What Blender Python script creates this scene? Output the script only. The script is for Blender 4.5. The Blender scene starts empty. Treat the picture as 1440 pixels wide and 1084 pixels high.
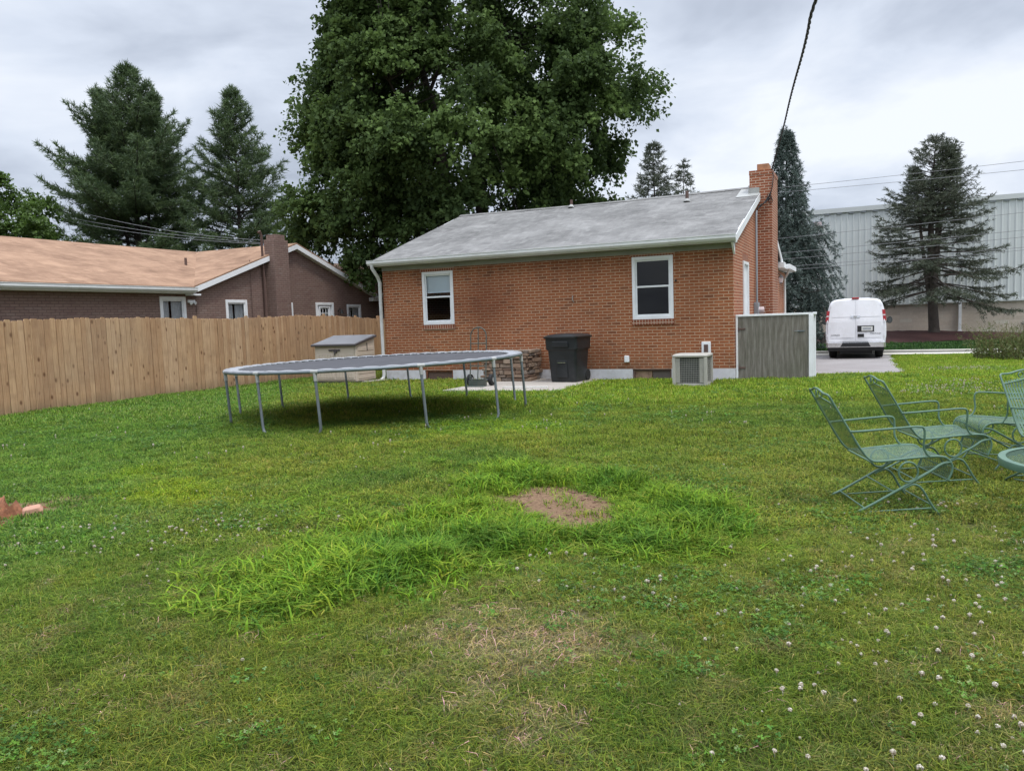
import bpy, math, random
import numpy as np
from mathutils import Vector, Matrix
PI = math.pi
SC = bpy.context.scene
COL = SC.collection
rnd = random.Random(7)
YAW = 0.4271
C0 = (4.894, 17.162)
XA = np.array([math.cos(YAW), -math.sin(YAW)])
DA = np.array([math.sin(YAW), math.cos(YAW)])

def W(xl, yl):                      # house-aligned ground frame -> world
    return C0[0] + xl*XA[0] + yl*DA[0], C0[1] + xl*XA[1] + yl*DA[1]
def YL(x, y):
    return (x-C0[0])*DA[0] + (y-C0[1])*DA[1]
def XL(x, y):
    return (x-C0[0])*XA[0] + (y-C0[1])*XA[1]
def sst(a, b, t):
    t = np.clip((t-a)/(b-a), 0, 1)
    return t*t*(3-2*t)
def hgt(yl):                        # terrain: level lawn, falls to the lane, rises to the warehouse
    return -0.36*sst(0.8, 11.0, yl) + 0.26*sst(18.0, 29.5, yl)

# ------------------------------------------------------------------ value noise
_rs = np.random.RandomState(3)
_tab = _rs.rand(256, 256)
def vnoise(x, y, s=1.0, o=0):
    x = np.asarray(x)*s + 37.3*o; y = np.asarray(y)*s + 11.7*o
    xi = np.floor(x).astype(int); yi = np.floor(y).astype(int)
    fx = x-xi; fy = y-yi
    fx = fx*fx*(3-2*fx); fy = fy*fy*(3-2*fy)
    a = _tab[xi % 256, yi % 256]; b = _tab[(xi+1) % 256, yi % 256]
    c = _tab[xi % 256, (yi+1) % 256]; d = _tab[(xi+1) % 256, (yi+1) % 256]
    return (a*(1-fx)+b*fx)*(1-fy) + (c*(1-fx)+d*fx)*fy
def fbm(x, y, s, o=0):
    return .55*vnoise(x, y, s, o) + .28*vnoise(x, y, s*2.1, o+1) + .17*vnoise(x, y, s*4.3, o+2)

# ------------------------------------------------------------------ objects and tags
def tag(o, label=None, cat=None, group=None, kind=None):
    if label: o['label'] = label
    if cat: o['category'] = cat
    if group: o['group'] = group
    if kind: o['kind'] = kind
    return o
def thing(name, label, cat, loc=(0, 0, 0), rz=0.0, group=None):
    o = bpy.data.objects.new(name, None)
    o.empty_display_size = .2
    COL.objects.link(o)
    o.location = loc; o.rotation_euler = (0, 0, rz)
    return tag(o, label, cat, group)
def copy_tree(o, parent=None):
    c = o.copy(); COL.objects.link(c)
    if parent is not None: c.parent = parent
    for ch in list(o.children): copy_tree(ch, c)
    return c

def box_uv(me):
    n = len(me.polygons)
    if n == 0: return
    nl = len(me.loops); nv = len(me.vertices)
    co = np.empty(nv*3, np.float32); me.vertices.foreach_get('co', co); co = co.reshape(-1, 3)
    li = np.empty(nl, np.int32); me.loops.foreach_get('vertex_index', li)
    nr = np.empty(n*3, np.float32); me.polygons.foreach_get('normal', nr); nr = nr.reshape(-1, 3)
    lt = np.empty(n, np.int32); me.polygons.foreach_get('loop_total', lt)
    nr = np.repeat(nr, lt, axis=0)
    tu = np.stack([-nr[:, 1], nr[:, 0], np.zeros(nl)], 1)
    ln = np.linalg.norm(tu, axis=1)
    flat = ln < 1e-3
    tu[flat] = (1, 0, 0); ln[flat] = 1
    tu /= ln[:, None]
    sgn = np.where(np.abs(tu[:, 0]) > np.abs(tu[:, 1]), np.sign(tu[:, 0]), np.sign(tu[:, 1]))
    tu *= sgn[:, None]
    tv = np.cross(nr, tu)
    s2 = np.sign(tv[:, 2]); s2[s2 == 0] = 1
    tv *= s2[:, None]
    p = co[li]
    uv = np.stack([(p*tu).sum(1), (p*tv).sum(1)], 1).astype(np.float32)
    l = me.uv_layers.new(name='UVMap')
    l.data.foreach_set('uv', uv.ravel())

def link_mesh(name, me, mat, parent=None, smooth=False, bevel=0.0):
    o = bpy.data.objects.new(name, me)
    COL.objects.link(o)
    if mat is not None: me.materials.append(mat)
    if parent is not None: o.parent = parent
    if smooth:
        me.polygons.foreach_set('use_smooth', np.ones(len(me.polygons), bool))
    if bevel:
        b = o.modifiers.new('Bevel', 'BEVEL'); b.width = bevel; b.segments = 2; b.limit_method = 'ANGLE'
        b.angle_limit = math.radians(40)
    return o

def np_mesh(name, verts, faces, var=None):
    me = bpy.data.meshes.new(name)
    verts = np.asarray(verts, np.float32); faces = np.asarray(faces, np.int32)
    m, k = faces.shape
    me.vertices.add(len(verts)); me.vertices.foreach_set('co', verts.ravel())
    me.loops.add(m*k); me.loops.foreach_set('vertex_index', faces.ravel())
    me.polygons.add(m)
    me.polygons.foreach_set('loop_start', np.arange(0, m*k, k, dtype=np.int32))
    me.update(calc_edges=True)
    if var is not None:
        a = me.attributes.new('var', 'FLOAT', 'POINT'); a.data.foreach_set('value', np.asarray(var, np.float32))
    return me

class MB:
    def __init__(s):
        s.v = []; s.f = []; s.a = []; s.var = 0.5
    def add(s, vs, fs):
        b = len(s.v)
        s.v += [tuple(map(float, p)) for p in vs]; s.a += [s.var]*len(vs)
        s.f += [tuple(b+i for i in f) for f in fs]
        return s
    def box(s, x0, x1, y0, y1, z0, z1, M=None):
        vs = [(x, y, z) for z in (z0, z1) for y in (y0, y1) for x in (x0, x1)]
        if M is not None: vs = [M @ Vector(p) for p in vs]
        return s.add(vs, [(0, 2, 3, 1), (4, 5, 7, 6), (0, 1, 5, 4), (2, 6, 7, 3), (0, 4, 6, 2), (1, 3, 7, 5)])
    def quad(s, *p):
        return s.add(p, [tuple(range(len(p)))])
    def tube(s, path, r, n=8, cap=True, closed=False):
        P = [Vector(p) for p in path]; m = len(P)
        rr = r if isinstance(r, (list, tuple)) else [r]*m
        rings = []
        up = None
        for i in range(m):
            if closed: t = P[(i+1) % m]-P[i-1]
            else: t = P[min(i+1, m-1)]-P[max(i-1, 0)]
            if t.length < 1e-9: t = Vector((0, 0, 1))
            t.normalize()
            if up is None:
                up = Vector((0, 0, 1)) if abs(t.z) < .9 else Vector((1, 0, 0))
            a = up - t*up.dot(t)
            if a.length < 1e-6: a = t.orthogonal()
            a.normalize(); b = t.cross(a); up = a
            rings.append([P[i] + (a*math.cos(2*PI*k/n) + b*math.sin(2*PI*k/n))*rr[i] for k in range(n)])
        vs = [p for ring in rings for p in ring]
        fs = []
        for i in range(m if closed else m-1):
            j = (i+1) % m
            for k in range(n):
                fs.append((i*n+k, i*n+(k+1) % n, j*n+(k+1) % n, j*n+k))
        if cap and not closed:
            fs.append(tuple(range(n-1, -1, -1))); fs.append(tuple((m-1)*n+k for k in range(n)))
        return s.add(vs, fs)
    def cyl(s, p0, p1, r0, r1=None, n=16):
        return s.tube([p0, p1], [r0, r0 if r1 is None else r1], n)
    def loft(s, secs, cap=True, closed=True):
        n = len(secs[0]); vs = [p for sec in secs for p in sec]; fs = []
        for i in range(len(secs)-1):
            for k in range(n if closed else n-1):
                fs.append((i*n+k, i*n+(k+1) % n, (i+1)*n+(k+1) % n, (i+1)*n+k))
        if cap:
            fs.append(tuple(range(n-1, -1, -1))); fs.append(tuple((len(secs)-1)*n+k for k in range(n)))
        return s.add(vs, fs)
    def prism(s, poly, vec):
        n = len(poly); v = Vector(vec)
        vs = [Vector(p) for p in poly] + [Vector(p)+v for p in poly]
        fs = [tuple(range(n-1, -1, -1)), tuple(range(n, 2*n))] + [(i, (i+1) % n, n+(i+1) % n, n+i) for i in range(n)]
        return s.add(vs, fs)
    def sphere(s, c, r, n=10, m=7, sc=(1, 1, 1)):
        secs = []
        for i in range(m+1):
            th = PI*i/m
            secs.append([(c[0]+r*sc[0]*max(math.sin(th), .01)*math.cos(2*PI*k/n), c[1]+r*sc[1]*max(math.sin(th), .01)*math.sin(2*PI*k/n), c[2]-r*sc[2]*math.cos(th)) for k in range(n)])
        return s.loft(secs)
    def build(s, name, mat, parent=None, smooth=False, bevel=0.0):
        me = bpy.data.meshes.new(name)
        me.from_pydata(s.v, [], s.f); me.update()
        box_uv(me)
        a = me.attributes.new('var', 'FLOAT', 'POINT'); a.data.foreach_set('value', s.a)
        o = link_mesh(name, me, mat, parent, smooth, bevel)
        if smooth:
            try: me.set_sharp_from_angle(angle=math.radians(40))
            except Exception: pass
        return o

def rrect(w, d, r, z, n=4, cx=0, cy=0):
    out = []
    for sx, sy, a0 in ((1, 1, 0), (-1, 1, PI/2), (-1, -1, PI), (1, -1, 1.5*PI)):
        for k in range(n+1):
            a = a0 + PI/2*k/n
            out.append((cx+sx*(w/2-r)+r*math.cos(a), cy+sy*(d/2-r)+r*math.sin(a), z))
    return out

# ------------------------------------------------------------------ materials
def mk(name, rough=.6, spec=.4, metal=0.0):
    m = bpy.data.materials.new(name); m.use_nodes = True
    b = m.node_tree.nodes['Principled BSDF']
    b.inputs['Roughness'].default_value = rough
    b.inputs['Specular IOR Level'].default_value = spec
    b.inputs['Metallic'].default_value = metal
    return m, m.node_tree, b
def N(nt, t, ins=None, **props):
    n = nt.nodes.new(t)
    for k, v in props.items(): setattr(n, k, v)
    for k, v in (ins or {}).items():
        s = n.inputs[k]
        if isinstance(v, bpy.types.NodeSocket): nt.links.new(v, s)
        elif isinstance(v, bpy.types.Node): nt.links.new(v.outputs[0], s)
        else: s.default_value = v
    return n
def rgba(c): return (c[0], c[1], c[2], 1.0)
def mix(nt, fac, a, b, blend='MIX'):
    n = nt.nodes.new('ShaderNodeMix'); n.data_type = 'RGBA'; n.blend_type = blend
    for i, v in ((0, fac), (6, a), (7, b)):
        if isinstance(v, bpy.types.NodeSocket): nt.links.new(v, n.inputs[i])
        elif i and len(v) == 3: n.inputs[i].default_value = rgba(v)
        else: n.inputs[i].default_value = v
    return n.outputs[2]
def ramp(nt, fac, stops, interp='LINEAR'):
    n = nt.nodes.new('ShaderNodeValToRGB'); n.color_ramp.interpolation = interp
    e = n.color_ramp.elements
    while len(e) < len(stops): e.new(.5)
    for el, (p, c) in zip(e, stops):
        el.position = p; el.color = rgba(c) if not isinstance(c, (int, float)) else (c, c, c, 1)
    nt.links.new(fac, n.inputs[0])
    return n.outputs[0]
def coord(nt, kind='Object', scale=(1, 1, 1), rot=(0, 0, 0), loc=(0, 0, 0)):
    tc = nt.nodes.new('ShaderNodeTexCoord')
    mp = N(nt, 'ShaderNodeMapping', {'Vector': tc.outputs[kind], 'Scale': scale, 'Rotation': rot, 'Location': loc})
    return mp.outputs[0]
def noise(nt, vec, scale, detail=4, rough=.55, dist=0.0):
    return N(nt, 'ShaderNodeTexNoise', {'Vector': vec, 'Scale': scale, 'Detail': detail, 'Roughness': rough, 'Distortion': dist}).outputs[0]
def bump(nt, b, h, strength=.3, dist=.01):
    n = N(nt, 'ShaderNodeBump', {'Height': h, 'Strength': strength, 'Distance': dist})
    nt.links.new(n.outputs[0], b.inputs['Normal'])
def setc(nt, b, s): nt.links.new(s, b.inputs['Base Color'])

def paint(name, c, rough=.55, var=.12, scale=2.5, dirt=None, dirt_amt=.35, spec=.4, metal=0.0, bmp=0.0):
    m, nt, b = mk(name, rough, spec, metal)
    v = coord(nt)
    n1 = noise(nt, v, scale, 6, .65)
    lo = tuple(x*(1-var) for x in c); hi = tuple(min(1, x*(1+var)) for x in c)
    col = ramp(nt, n1, [(.3, lo), (.7, hi)])
    if dirt:
        n2 = noise(nt, v, scale*.7, 8, .75)
        f = ramp(nt, n2, [(.5, 0.0), (.72, dirt_amt)])
        col = mix(nt, f, col, dirt)
    setc(nt, b, col)
    nt.links.new(ramp(nt, n1, [(.3, max(0, rough-.1)), (.7, min(1, rough+.1))]), b.inputs['Roughness'])
    if bmp: bump(nt, b, noise(nt, v, 40, 4), bmp, .004)
    return m

def brick(name, c1, c2, mortar, bw=.213, bh=.0677, ms=.011, stain=False, offset=.5, bias=0.0, dark=(.10, .035, .02), rough=.85, bs=.6):
    m, nt, b = mk(name, rough, .25)
    uv = coord(nt, 'UV')
    ob = coord(nt)
    jit = noise(nt, uv, 9, 2)
    br = N(nt, 'ShaderNodeTexBrick', {'Vector': uv, 'Color1': rgba(c1), 'Color2': rgba(c2), 'Mortar': rgba(mortar), 'Scale': 1.0,
           'Mortar Size': ms, 'Mortar Smooth': .25, 'Bias': bias, 'Brick Width': bw, 'Row Height': bh}, offset=offset)
    col = br.outputs[0]
    tint = N(nt, 'ShaderNodeTexBrick', {'Vector': uv, 'Color1': rgba((0, 0, 0)), 'Color2': rgba((1, 1, 1)), 'Mortar': rgba((.5, .5, .5)), 'Scale': 1.0,
           'Mortar Size': ms, 'Mortar Smooth': .25, 'Bias': 0.0, 'Brick Width': bw, 'Row Height': bh}, offset=offset).outputs[0]
    col = mix(nt, ramp(nt, tint, [(.80, 0.0), (.97, .6)]), col, dark)
    col = mix(nt, ramp(nt, tint, [(.03, .35), (.15, 0.0)]), col, (c2[0]*1.25, c2[1]*1.5, c2[2]*1.6))
    g = noise(nt, uv, 45, 5, .7)
    col = mix(nt, ramp(nt, g, [(.35, .0), (.75, .35)]), col, dark)
    big = noise(nt, ob, .9, 5, .6)
    col = mix(nt, ramp(nt, big, [(.45, 0.0), (.75, .38)]), col, dark, 'MIX')
    col = mix(nt, ramp(nt, jit, [(.45, 0.0), (.8, .25)]), col, (c2[0]*1.3, c2[1]*1.35, c2[2]*1.4))
    if stain:
        sx = coord(nt, 'Object', (1/.95, 1, 1/.62), (0, 0, 0), (5.95/.95, 0, -1.95/.62))
        sep = N(nt, 'ShaderNodeSeparateXYZ', {0: sx})
        d2 = N(nt, 'ShaderNodeVectorMath', {0: N(nt, 'ShaderNodeCombineXYZ', {0: sep.outputs[0], 2: sep.outputs[2]}).outputs[0]}, operation='LENGTH').outputs['Value']
        d3 = N(nt, 'ShaderNodeMath', {0: d2, 1: N(nt, 'ShaderNodeMath', {0: noise(nt, ob, 2.6, 8, .75), 1: .75}, operation='MULTIPLY').outputs[0]}, operation='ADD').outputs[0]
        d3 = N(nt, 'ShaderNodeMath', {0: d3, 1: .55}, operation='MULTIPLY').outputs[0]
        f = ramp(nt, d3, [(.40, .42), (.85, .0)])
        col = mix(nt, f, col, (.135, .036, .018))
        # soil splash along the bottom courses
        zb_ = N(nt, 'ShaderNodeSeparateXYZ', {0: ob}).outputs[2]
        fs0 = N(nt, 'ShaderNodeMath', {0: N(nt, 'ShaderNodeMapRange', {0: zb_, 1: .75, 2: .25}).outputs[0], 1: ramp(nt, noise(nt, coord(nt, 'Object', (2, 2, 1)), 2.0, 6, .7), [(.38, 0.0), (.66, .75)])}, operation='MULTIPLY').outputs[0]
        col = mix(nt, fs0, col, (.13, .075, .048))
        # dark vertical streaks, stronger towards the top of the wall
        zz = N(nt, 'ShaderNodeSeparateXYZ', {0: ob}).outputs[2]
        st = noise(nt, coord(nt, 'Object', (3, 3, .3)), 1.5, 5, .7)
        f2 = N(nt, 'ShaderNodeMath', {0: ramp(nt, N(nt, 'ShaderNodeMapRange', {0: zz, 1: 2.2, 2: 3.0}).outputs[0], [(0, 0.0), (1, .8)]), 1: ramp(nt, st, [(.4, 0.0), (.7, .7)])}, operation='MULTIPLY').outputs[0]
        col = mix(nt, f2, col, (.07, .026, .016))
    setc(nt, b, col)
    hh = N(nt, 'ShaderNodeMath', {0: 1.0, 1: br.outputs[1]}, operation='SUBTRACT').outputs[0]
    h2 = N(nt, 'ShaderNodeMath', {0: hh, 1: N(nt, 'ShaderNodeMath', {0: g, 1: .25}, operation='MULTIPLY').outputs[0]}, operation='ADD').outputs[0]
    bump(nt, b, h2, bs, .008)
    return m

def shingle(name, c1, c2, line, bw=.30, bh=.14, streak=(.06, .06, .06), amt=.3, tab=.30, tr_=2):
    m, nt, b = mk(name, .92, .2)
    uv = coord(nt, 'UV')
    warp = noise(nt, uv, 3.0, 3)
    br = N(nt, 'ShaderNodeTexBrick', {'Vector': uv, 'Color1': rgba(c1), 'Color2': rgba(c2), 'Mortar': rgba(line), 'Scale': 1.0,
           'Mortar Size': .013, 'Mortar Smooth': .3, 'Brick Width': bw, 'Row Height': bh}, offset=.37, offset_frequency=3)
    br2 = N(nt, 'ShaderNodeTexBrick', {'Vector': uv, 'Color1': rgba((0, 0, 0)), 'Color2': rgba((1, 1, 1)), 'Mortar': rgba((.5, .5, .5)), 'Scale': 1.0,
           'Mortar Size': 0.0, 'Brick Width': bw*.43, 'Row Height': bh}, offset=.61, offset_frequency=2)
    col = mix(nt, .6, br.outputs[0], mix(nt, br2.outputs[0], c1, c2))
    br3 = N(nt, 'ShaderNodeTexBrick', {'Vector': uv, 'Color1': rgba((0, 0, 0)), 'Color2': rgba((1, 1, 1)), 'Mortar': rgba((.5, .5, .5)), 'Scale': 1.0,
           'Mortar Size': 0.0, 'Brick Width': tab, 'Row Height': bh*tr_}, offset=.43, offset_frequency=3)
    tn = noise(nt, N(nt, 'ShaderNodeMapping', {'Vector': uv, 'Scale': (2.2, 3.2, 1)}).outputs[0], 1.0, 5, .75)
    col = mix(nt, .42, col, mix(nt, br3.outputs[0], tuple(x*.72 for x in c1), tuple(min(1, x*1.12) for x in c2)))
    col = mix(nt, ramp(nt, tn, [(.40, .55), (.58, 0.0)]), col, tuple(x*.75 for x in c1))
    gr = noise(nt, uv, 160, 3, .8)
    col = mix(nt, ramp(nt, gr, [(.3, .45), (.7, 0.0)]), col, line)
    st = noise(nt, coord(nt, 'UV', (1.4, .35, 1)), 1.2, 6, .65)
    col = mix(nt, ramp(nt, st, [(.45, 0.0), (.75, amt)]), col, streak)
    st2 = noise(nt, coord(nt, 'UV'), .55, 5, .6)
    col = mix(nt, ramp(nt, st2, [(.4, 0.0), (.7, .35)]), col, tuple(min(1, x*1.35) for x in c2))
    setc(nt, b, col)
    bump(nt, b, N(nt, 'ShaderNodeMath', {0: gr, 1: br.outputs[1]}, operation='SUBTRACT').outputs[0], .5, .01)
    return m

def wood_fence():
    m, nt, b = mk('fence_wood', .8, .25)
    ob = coord(nt)
    var = N(nt, 'ShaderNodeAttribute', attribute_name='var').outputs['Fac']
    off = N(nt, 'ShaderNodeCombineXYZ', {0: N(nt, 'ShaderNodeMath', {0: var, 1: 57.0}, operation='MULTIPLY').outputs[0], 2: N(nt, 'ShaderNodeMath', {0: var, 1: 31.0}, operation='MULTIPLY').outputs[0]}).outputs[0]
    v = N(nt, 'ShaderNodeVectorMath', {0: ob, 1: off}, operation='ADD').outputs[0]
    gr = noise(nt, N(nt, 'ShaderNodeMapping', {'Vector': v, 'Scale': (30, 30, 1.6)}).outputs[0], 1.6, 6, .6, .8)
    base = ramp(nt, var, [(0, (.38, .235, .135)), (.35, (.44, .275, .155)), (.7, (.50, .325, .185)), (1, (.52, .355, .22))])
    col = mix(nt, ramp(nt, gr, [(.38, .0), (.66, .55)]), base, (.22, .11, .05))
    kn = N(nt, 'ShaderNodeTexVoronoi', {'Vector': N(nt, 'ShaderNodeMapping', {'Vector': v, 'Scale': (5.5, 5.5, 3.0)}).outputs[0], 'Scale': 1.0, 'Randomness': 1.0}).outputs['Distance']
    col = mix(nt, ramp(nt, kn, [(.07, .95), (.19, 0.0)]), col, (.11, .045, .02))
    gv = noise(nt, ob, .55, 5, .65)
    col = mix(nt, ramp(nt, gv, [(.48, 0.0), (.70, .28)]), col, (.29, .225, .16))
    wz = N(nt, 'ShaderNodeTexNoise', {'Vector': N(nt, 'ShaderNodeMapping', {'Vector': v, 'Scale': (.8, .8, 3.5)}).outputs[0], 'Scale': 1.0, 'Detail': 5.0}).outputs[0]
    col = mix(nt, ramp(nt, wz, [(.48, 0.0), (.7, .35)]), col, (.22, .13, .075))
    zz = N(nt, 'ShaderNodeSeparateXYZ', {0: ob}).outputs[2]
    wn = noise(nt, N(nt, 'ShaderNodeMapping', {'Vector': v, 'Scale': (9, 9, 2)}).outputs[0], 1.0, 4, .6)
    ft = N(nt, 'ShaderNodeMath', {0: N(nt, 'ShaderNodeMapRange', {0: zz, 1: .35, 2: .0}).outputs[0], 1: wn}, operation='MULTIPLY').outputs[0]
    col = mix(nt, ramp(nt, ft, [(.1, 0.0), (.5, .6)]), col, (.16, .12, .07))
    setc(nt, b, col)
    bump(nt, b, gr, .35, .006)
    return m

def plywood():
    m, nt, b = mk('weathered_plywood', .9, .15)
    ob = coord(nt, 'Object', (2.0, 1, .55))
    n0 = noise(nt, ob, 1.6, 3, .5)
    wv = N(nt, 'ShaderNodeTexWave', {'Vector': ob, 'Scale': 1.15, 'Distortion': 17.0, 'Detail': 4.0, 'Detail Scale': .55}, wave_type='BANDS', bands_direction='X').outputs[1]
    g2 = noise(nt, coord(nt, 'Object', (34, 34, 2.2)), 1.0, 6, .75)
    col = ramp(nt, wv, [(.15, (.18, .165, .14)), (.5, (.205, .19, .163)), (.85, (.235, .22, .19))])
    col = mix(nt, ramp(nt, g2, [(.42, 0.0), (.62, .65)]), col, (.075, .064, .05))
    big = noise(nt, coord(nt), 1.3, 5, .6)
    col = mix(nt, ramp(nt, big, [(.45, 0.0), (.7, .4)]), col, (.10, .105, .07))
    setc(nt, b, col)
    bump(nt, b, g2, .4, .004)
    return m

def leafmat(name, lo, hi, trans=.3, rough=.5, spec=.3):
    m, nt, b = mk(name, rough, spec)
    var = N(nt, 'ShaderNodeAttribute', attribute_name='var').outputs['Fac']
    col = ramp(nt, var, [(0, lo), (.75, tuple((a+c)/2 for a, c in zip(lo, hi))), (1, hi)])
    setc(nt, b, col)
    tr = N(nt, 'ShaderNodeBsdfTranslucent', {'Color': mix(nt, .5, col, hi)})
    ms = N(nt, 'ShaderNodeMixShader', {0: trans, 1: b.outputs[0], 2: tr.outputs[0]})
    nt.links.new(ms.outputs[0], nt.nodes['Material Output'].inputs[0])
    return m
def grassmat(name, trans=.3, rough=.75, spec=.08):
    m, nt, b = mk(name, rough, spec)
    at = N(nt, 'ShaderNodeAttribute', attribute_name='tint', attribute_type='INSTANCER')
    var = N(nt, 'ShaderNodeAttribute', attribute_name='var').outputs['Fac']
    k = ramp(nt, var, [(0, (.30, .42, .55)), (.5, (.85, .95, .90)), (.90, (1.35, 1.25, .95)), (.955, (1.9, 1.35, 2.6))])  # random blade tones, dark end deepened as painted shade between blades
    col = mix(nt, 1.0, at.outputs['Color'], k, 'MULTIPLY')
    setc(nt, b, col)
    tr = N(nt, 'ShaderNodeBsdfTranslucent', {'Color': col})
    ms = N(nt, 'ShaderNodeMixShader', {0: trans, 1: b.outputs[0], 2: tr.outputs[0]})
    nt.links.new(ms.outputs[0], nt.nodes['Material Output'].inputs[0])
    return m
def glassmat():
    m = bpy.data.materials.new('window_glass'); m.use_nodes = True; nt = m.node_tree
    nt.nodes.clear()
    fr = N(nt, 'ShaderNodeFresnel', {'IOR': 1.5})
    wob = noise(nt, coord(nt), 3.0, 2)
    bp = N(nt, 'ShaderNodeBump', {'Height': wob, 'Strength': .04, 'Distance': .02})
    tr = N(nt, 'ShaderNodeBsdfTransparent', {'Color': rgba((.90, .94, .95))})
    gl = N(nt, 'ShaderNodeBsdfGlossy', {'Color': rgba((1, 1, 1)), 'Roughness': .02, 'Normal': bp.outputs[0]})
    fm = N(nt, 'ShaderNodeMath', {0: fr.outputs[0], 1: .75}, operation='MULTIPLY', use_clamp=True)
    ms = N(nt, 'ShaderNodeMixShader', {0: fm.outputs[0], 1: tr.outputs[0], 2: gl.outputs[0]})
    out = nt.nodes.new('ShaderNodeOutputMaterial'); nt.links.new(ms.outputs[0], out.inputs[0])
    return m
def gravelly(name, lo, hi, scale=60, rough=.95, big=None, crack=False, streak=None):
    m, nt, b = mk(name, rough, .2)
    v = coord(nt)
    a = noise(nt, v, scale, 5, .75)
    col = ramp(nt, a, [(.3, lo), (.7, hi)])
    g = noise(nt, v, .8, 6, .65)
    col = mix(nt, ramp(nt, g, [(.4, 0.0), (.7, .45)]), col, big or tuple(x*.6 for x in lo))
    if streak:
        sn = noise(nt, coord(nt, 'Object', (.5, 5, 1)), 1.3, 5, .7)
        col = mix(nt, ramp(nt, sn, [(.42, 0.0), (.68, .6)]), col, streak)
    setc(nt, b, col)
    bump(nt, b, a, .5, .01)
    return m

M = {}
M['brick'] = brick('red_brick', (.275, .084, .032), (.37, .128, .052), (.50, .345, .225), stain=True, ms=.0095)
M['brick_gable'] = brick('red_brick_gable', (.30, .085, .038), (.39, .125, .060), (.60, .42, .29), ms=.0095)
M['brick_sold'] = brick('red_brick_soldier', (.23, .065, .034), (.29, .092, .046), (.50, .36, .27), bw=.0677, bh=.22, offset=0.0)
M['brick_chim'] = brick('chimney_brick', (.26, .075, .036), (.33, .105, .05), (.55, .40, .30))
M['brick_brown'] = brick('brown_brick', (.200, .136, .112), (.240, .166, .136), (.115, .080, .068), ms=.009, bs=.5, dark=(.15, .088, .077))
M['found'] = paint('foundation_paint', (.58, .58, .60), .8, .12, 3, (.30, .25, .20), .6, bmp=.2)
M['roof_grey'] = shingle('grey_shingle', (.150, .147, .143), (.30, .295, .285), (.085, .083, .08), bw=.30, bh=.145)
M['roof_tan'] = shingle('tan_shingle', (.215, .125, .080), (.41, .265, .175), (.19, .105, .068), bw=.42, bh=.145, streak=(.30, .18, .12), amt=.3, tab=.55, tr_=2)
M['white'] = paint('white_trim', (.78, .79, .80), .45, .05, 3, (.45, .44, .40), .25)
M['gutter'] = paint('aluminium_gutter', (.66, .67, .66), .4, .08, 2, (.33, .32, .26), .45)
M['soffit'] = paint('soffit_board', (.27, .275, .23), .7, .15, 2, (.16, .17, .10), .5)
M['glass'] = glassmat()
M['dark'] = paint('dark_interior', (.02, .02, .022), .8, .2, 2)  # near-black, the darkness behind window glass painted into the colour
M['blind'] = paint('window_blind', (.78, .86, .92), .7, .05, 2)
M['curtain'] = paint('lace_curtain', (.55, .55, .56), .9, .15, 8)
M['fence'] = wood_fence()
M['ply'] = plywood()
M['flue'] = paint('clay_flue', (.38, .19, .10), .85, .18, 5, (.1, .07, .05), .4)
M['lead'] = paint('flashing_metal', (.33, .335, .32), .55, .12, 3, (.25, .24, .2), .4)
M['pipe'] = paint('vent_pipe', (.115, .07, .058), .7, .2, 4)
M['grey_metal'] = paint('grey_meter_metal', (.30, .32, .34), .45, .1, 4, metal=.3)
M['galv'] = paint('galvanised_tube', (.17, .195, .21), .5, .14, 6, (.15, .13, .10), .45, metal=.45)
M['spring'] = paint('spring_white', (.27, .275, .29), .5, .12, 9, metal=.2)
M['mat'] = paint('trampoline_mat', (.055, .055, .062), .75, .2, 3, (.11, .11, .12), .5)
M['bin'] = paint('black_plastic', (.016, .018, .020), .42, .25, 3, (.05, .05, .05), .4)
M['rubber'] = paint('rubber', (.018, .018, .018), .85, .2, 6)
M['truck'] = paint('hand_truck_paint', (.06, .075, .065), .5, .2, 6, (.16, .10, .06), .4)
M['ac'] = paint('ac_beige', (.38, .365, .325), .5, .08, 4, (.25, .23, .18), .3)
M['ac_in'] = paint('ac_coil', (.055, .06, .058), .6, .3, 14)
M['resin'] = paint('resin_beige', (.52, .44, .36), .55, .06, 2, (.35, .28, .22), .3)
M['resin_dark'] = paint('resin_dark', (.065, .058, .060), .5, .15, 3)
M['resin_lid'] = paint('resin_lid_grey', (.16, .16, .17), .5, .15, 3)
M['chair'] = paint('green_iron_paint', (.085, .160, .110), .42, .14, 9, (.05, .09, .075), .4, spec=.5)
M['vanw'] = paint('van_white', (.78, .78, .81), .25, .03, 1.5, (.50, .48, .44), .35, spec=.6)
M['chrome'] = paint('chrome', (.70, .70, .70), .15, .05, 3, metal=.9)
M['blackp'] = paint('black_trim', (.02, .02, .022), .5, .2, 4)
M['red'] = paint('lamp_red', (.34, .012, .018), .2, .15, 10, spec=.6)
M['lampw'] = paint('lamp_clear', (.60, .50, .50), .2, .1, 10, spec=.6)
M['plate'] = paint('plate_white', (.62, .62, .58), .5, .15, 30)
M['conc'] = gravelly('concrete', (.32, .285, .25), (.42, .385, .345), 30, big=(.22, .19, .16))
M['drive'] = gravelly('old_asphalt', (.25, .235, .23), (.36, .34, .335), 45, big=(.19, .175, .17), streak=(.16, .135, .13))
M['asphalt'] = gravelly('asphalt', (.045, .045, .047), (.075, .073, .072), 60)
M['walk'] = gravelly('pale_concrete', (.50, .47, .41), (.60, .57, .50), 30, big=(.38, .35, .30))
M['mulch'] = gravelly('mulch', (.030, .013, .012), (.085, .040, .036), 26, big=(.02, .01, .009))
M['stone'] = paint('field_stone', (.23, .16, .115), .95, .45, 7, (.085, .06, .045), .6, bmp=.6)
M['siding'] = paint('metal_siding', (.60, .625, .615), .5, .04, .8, (.50, .51, .50), .3)
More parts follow.
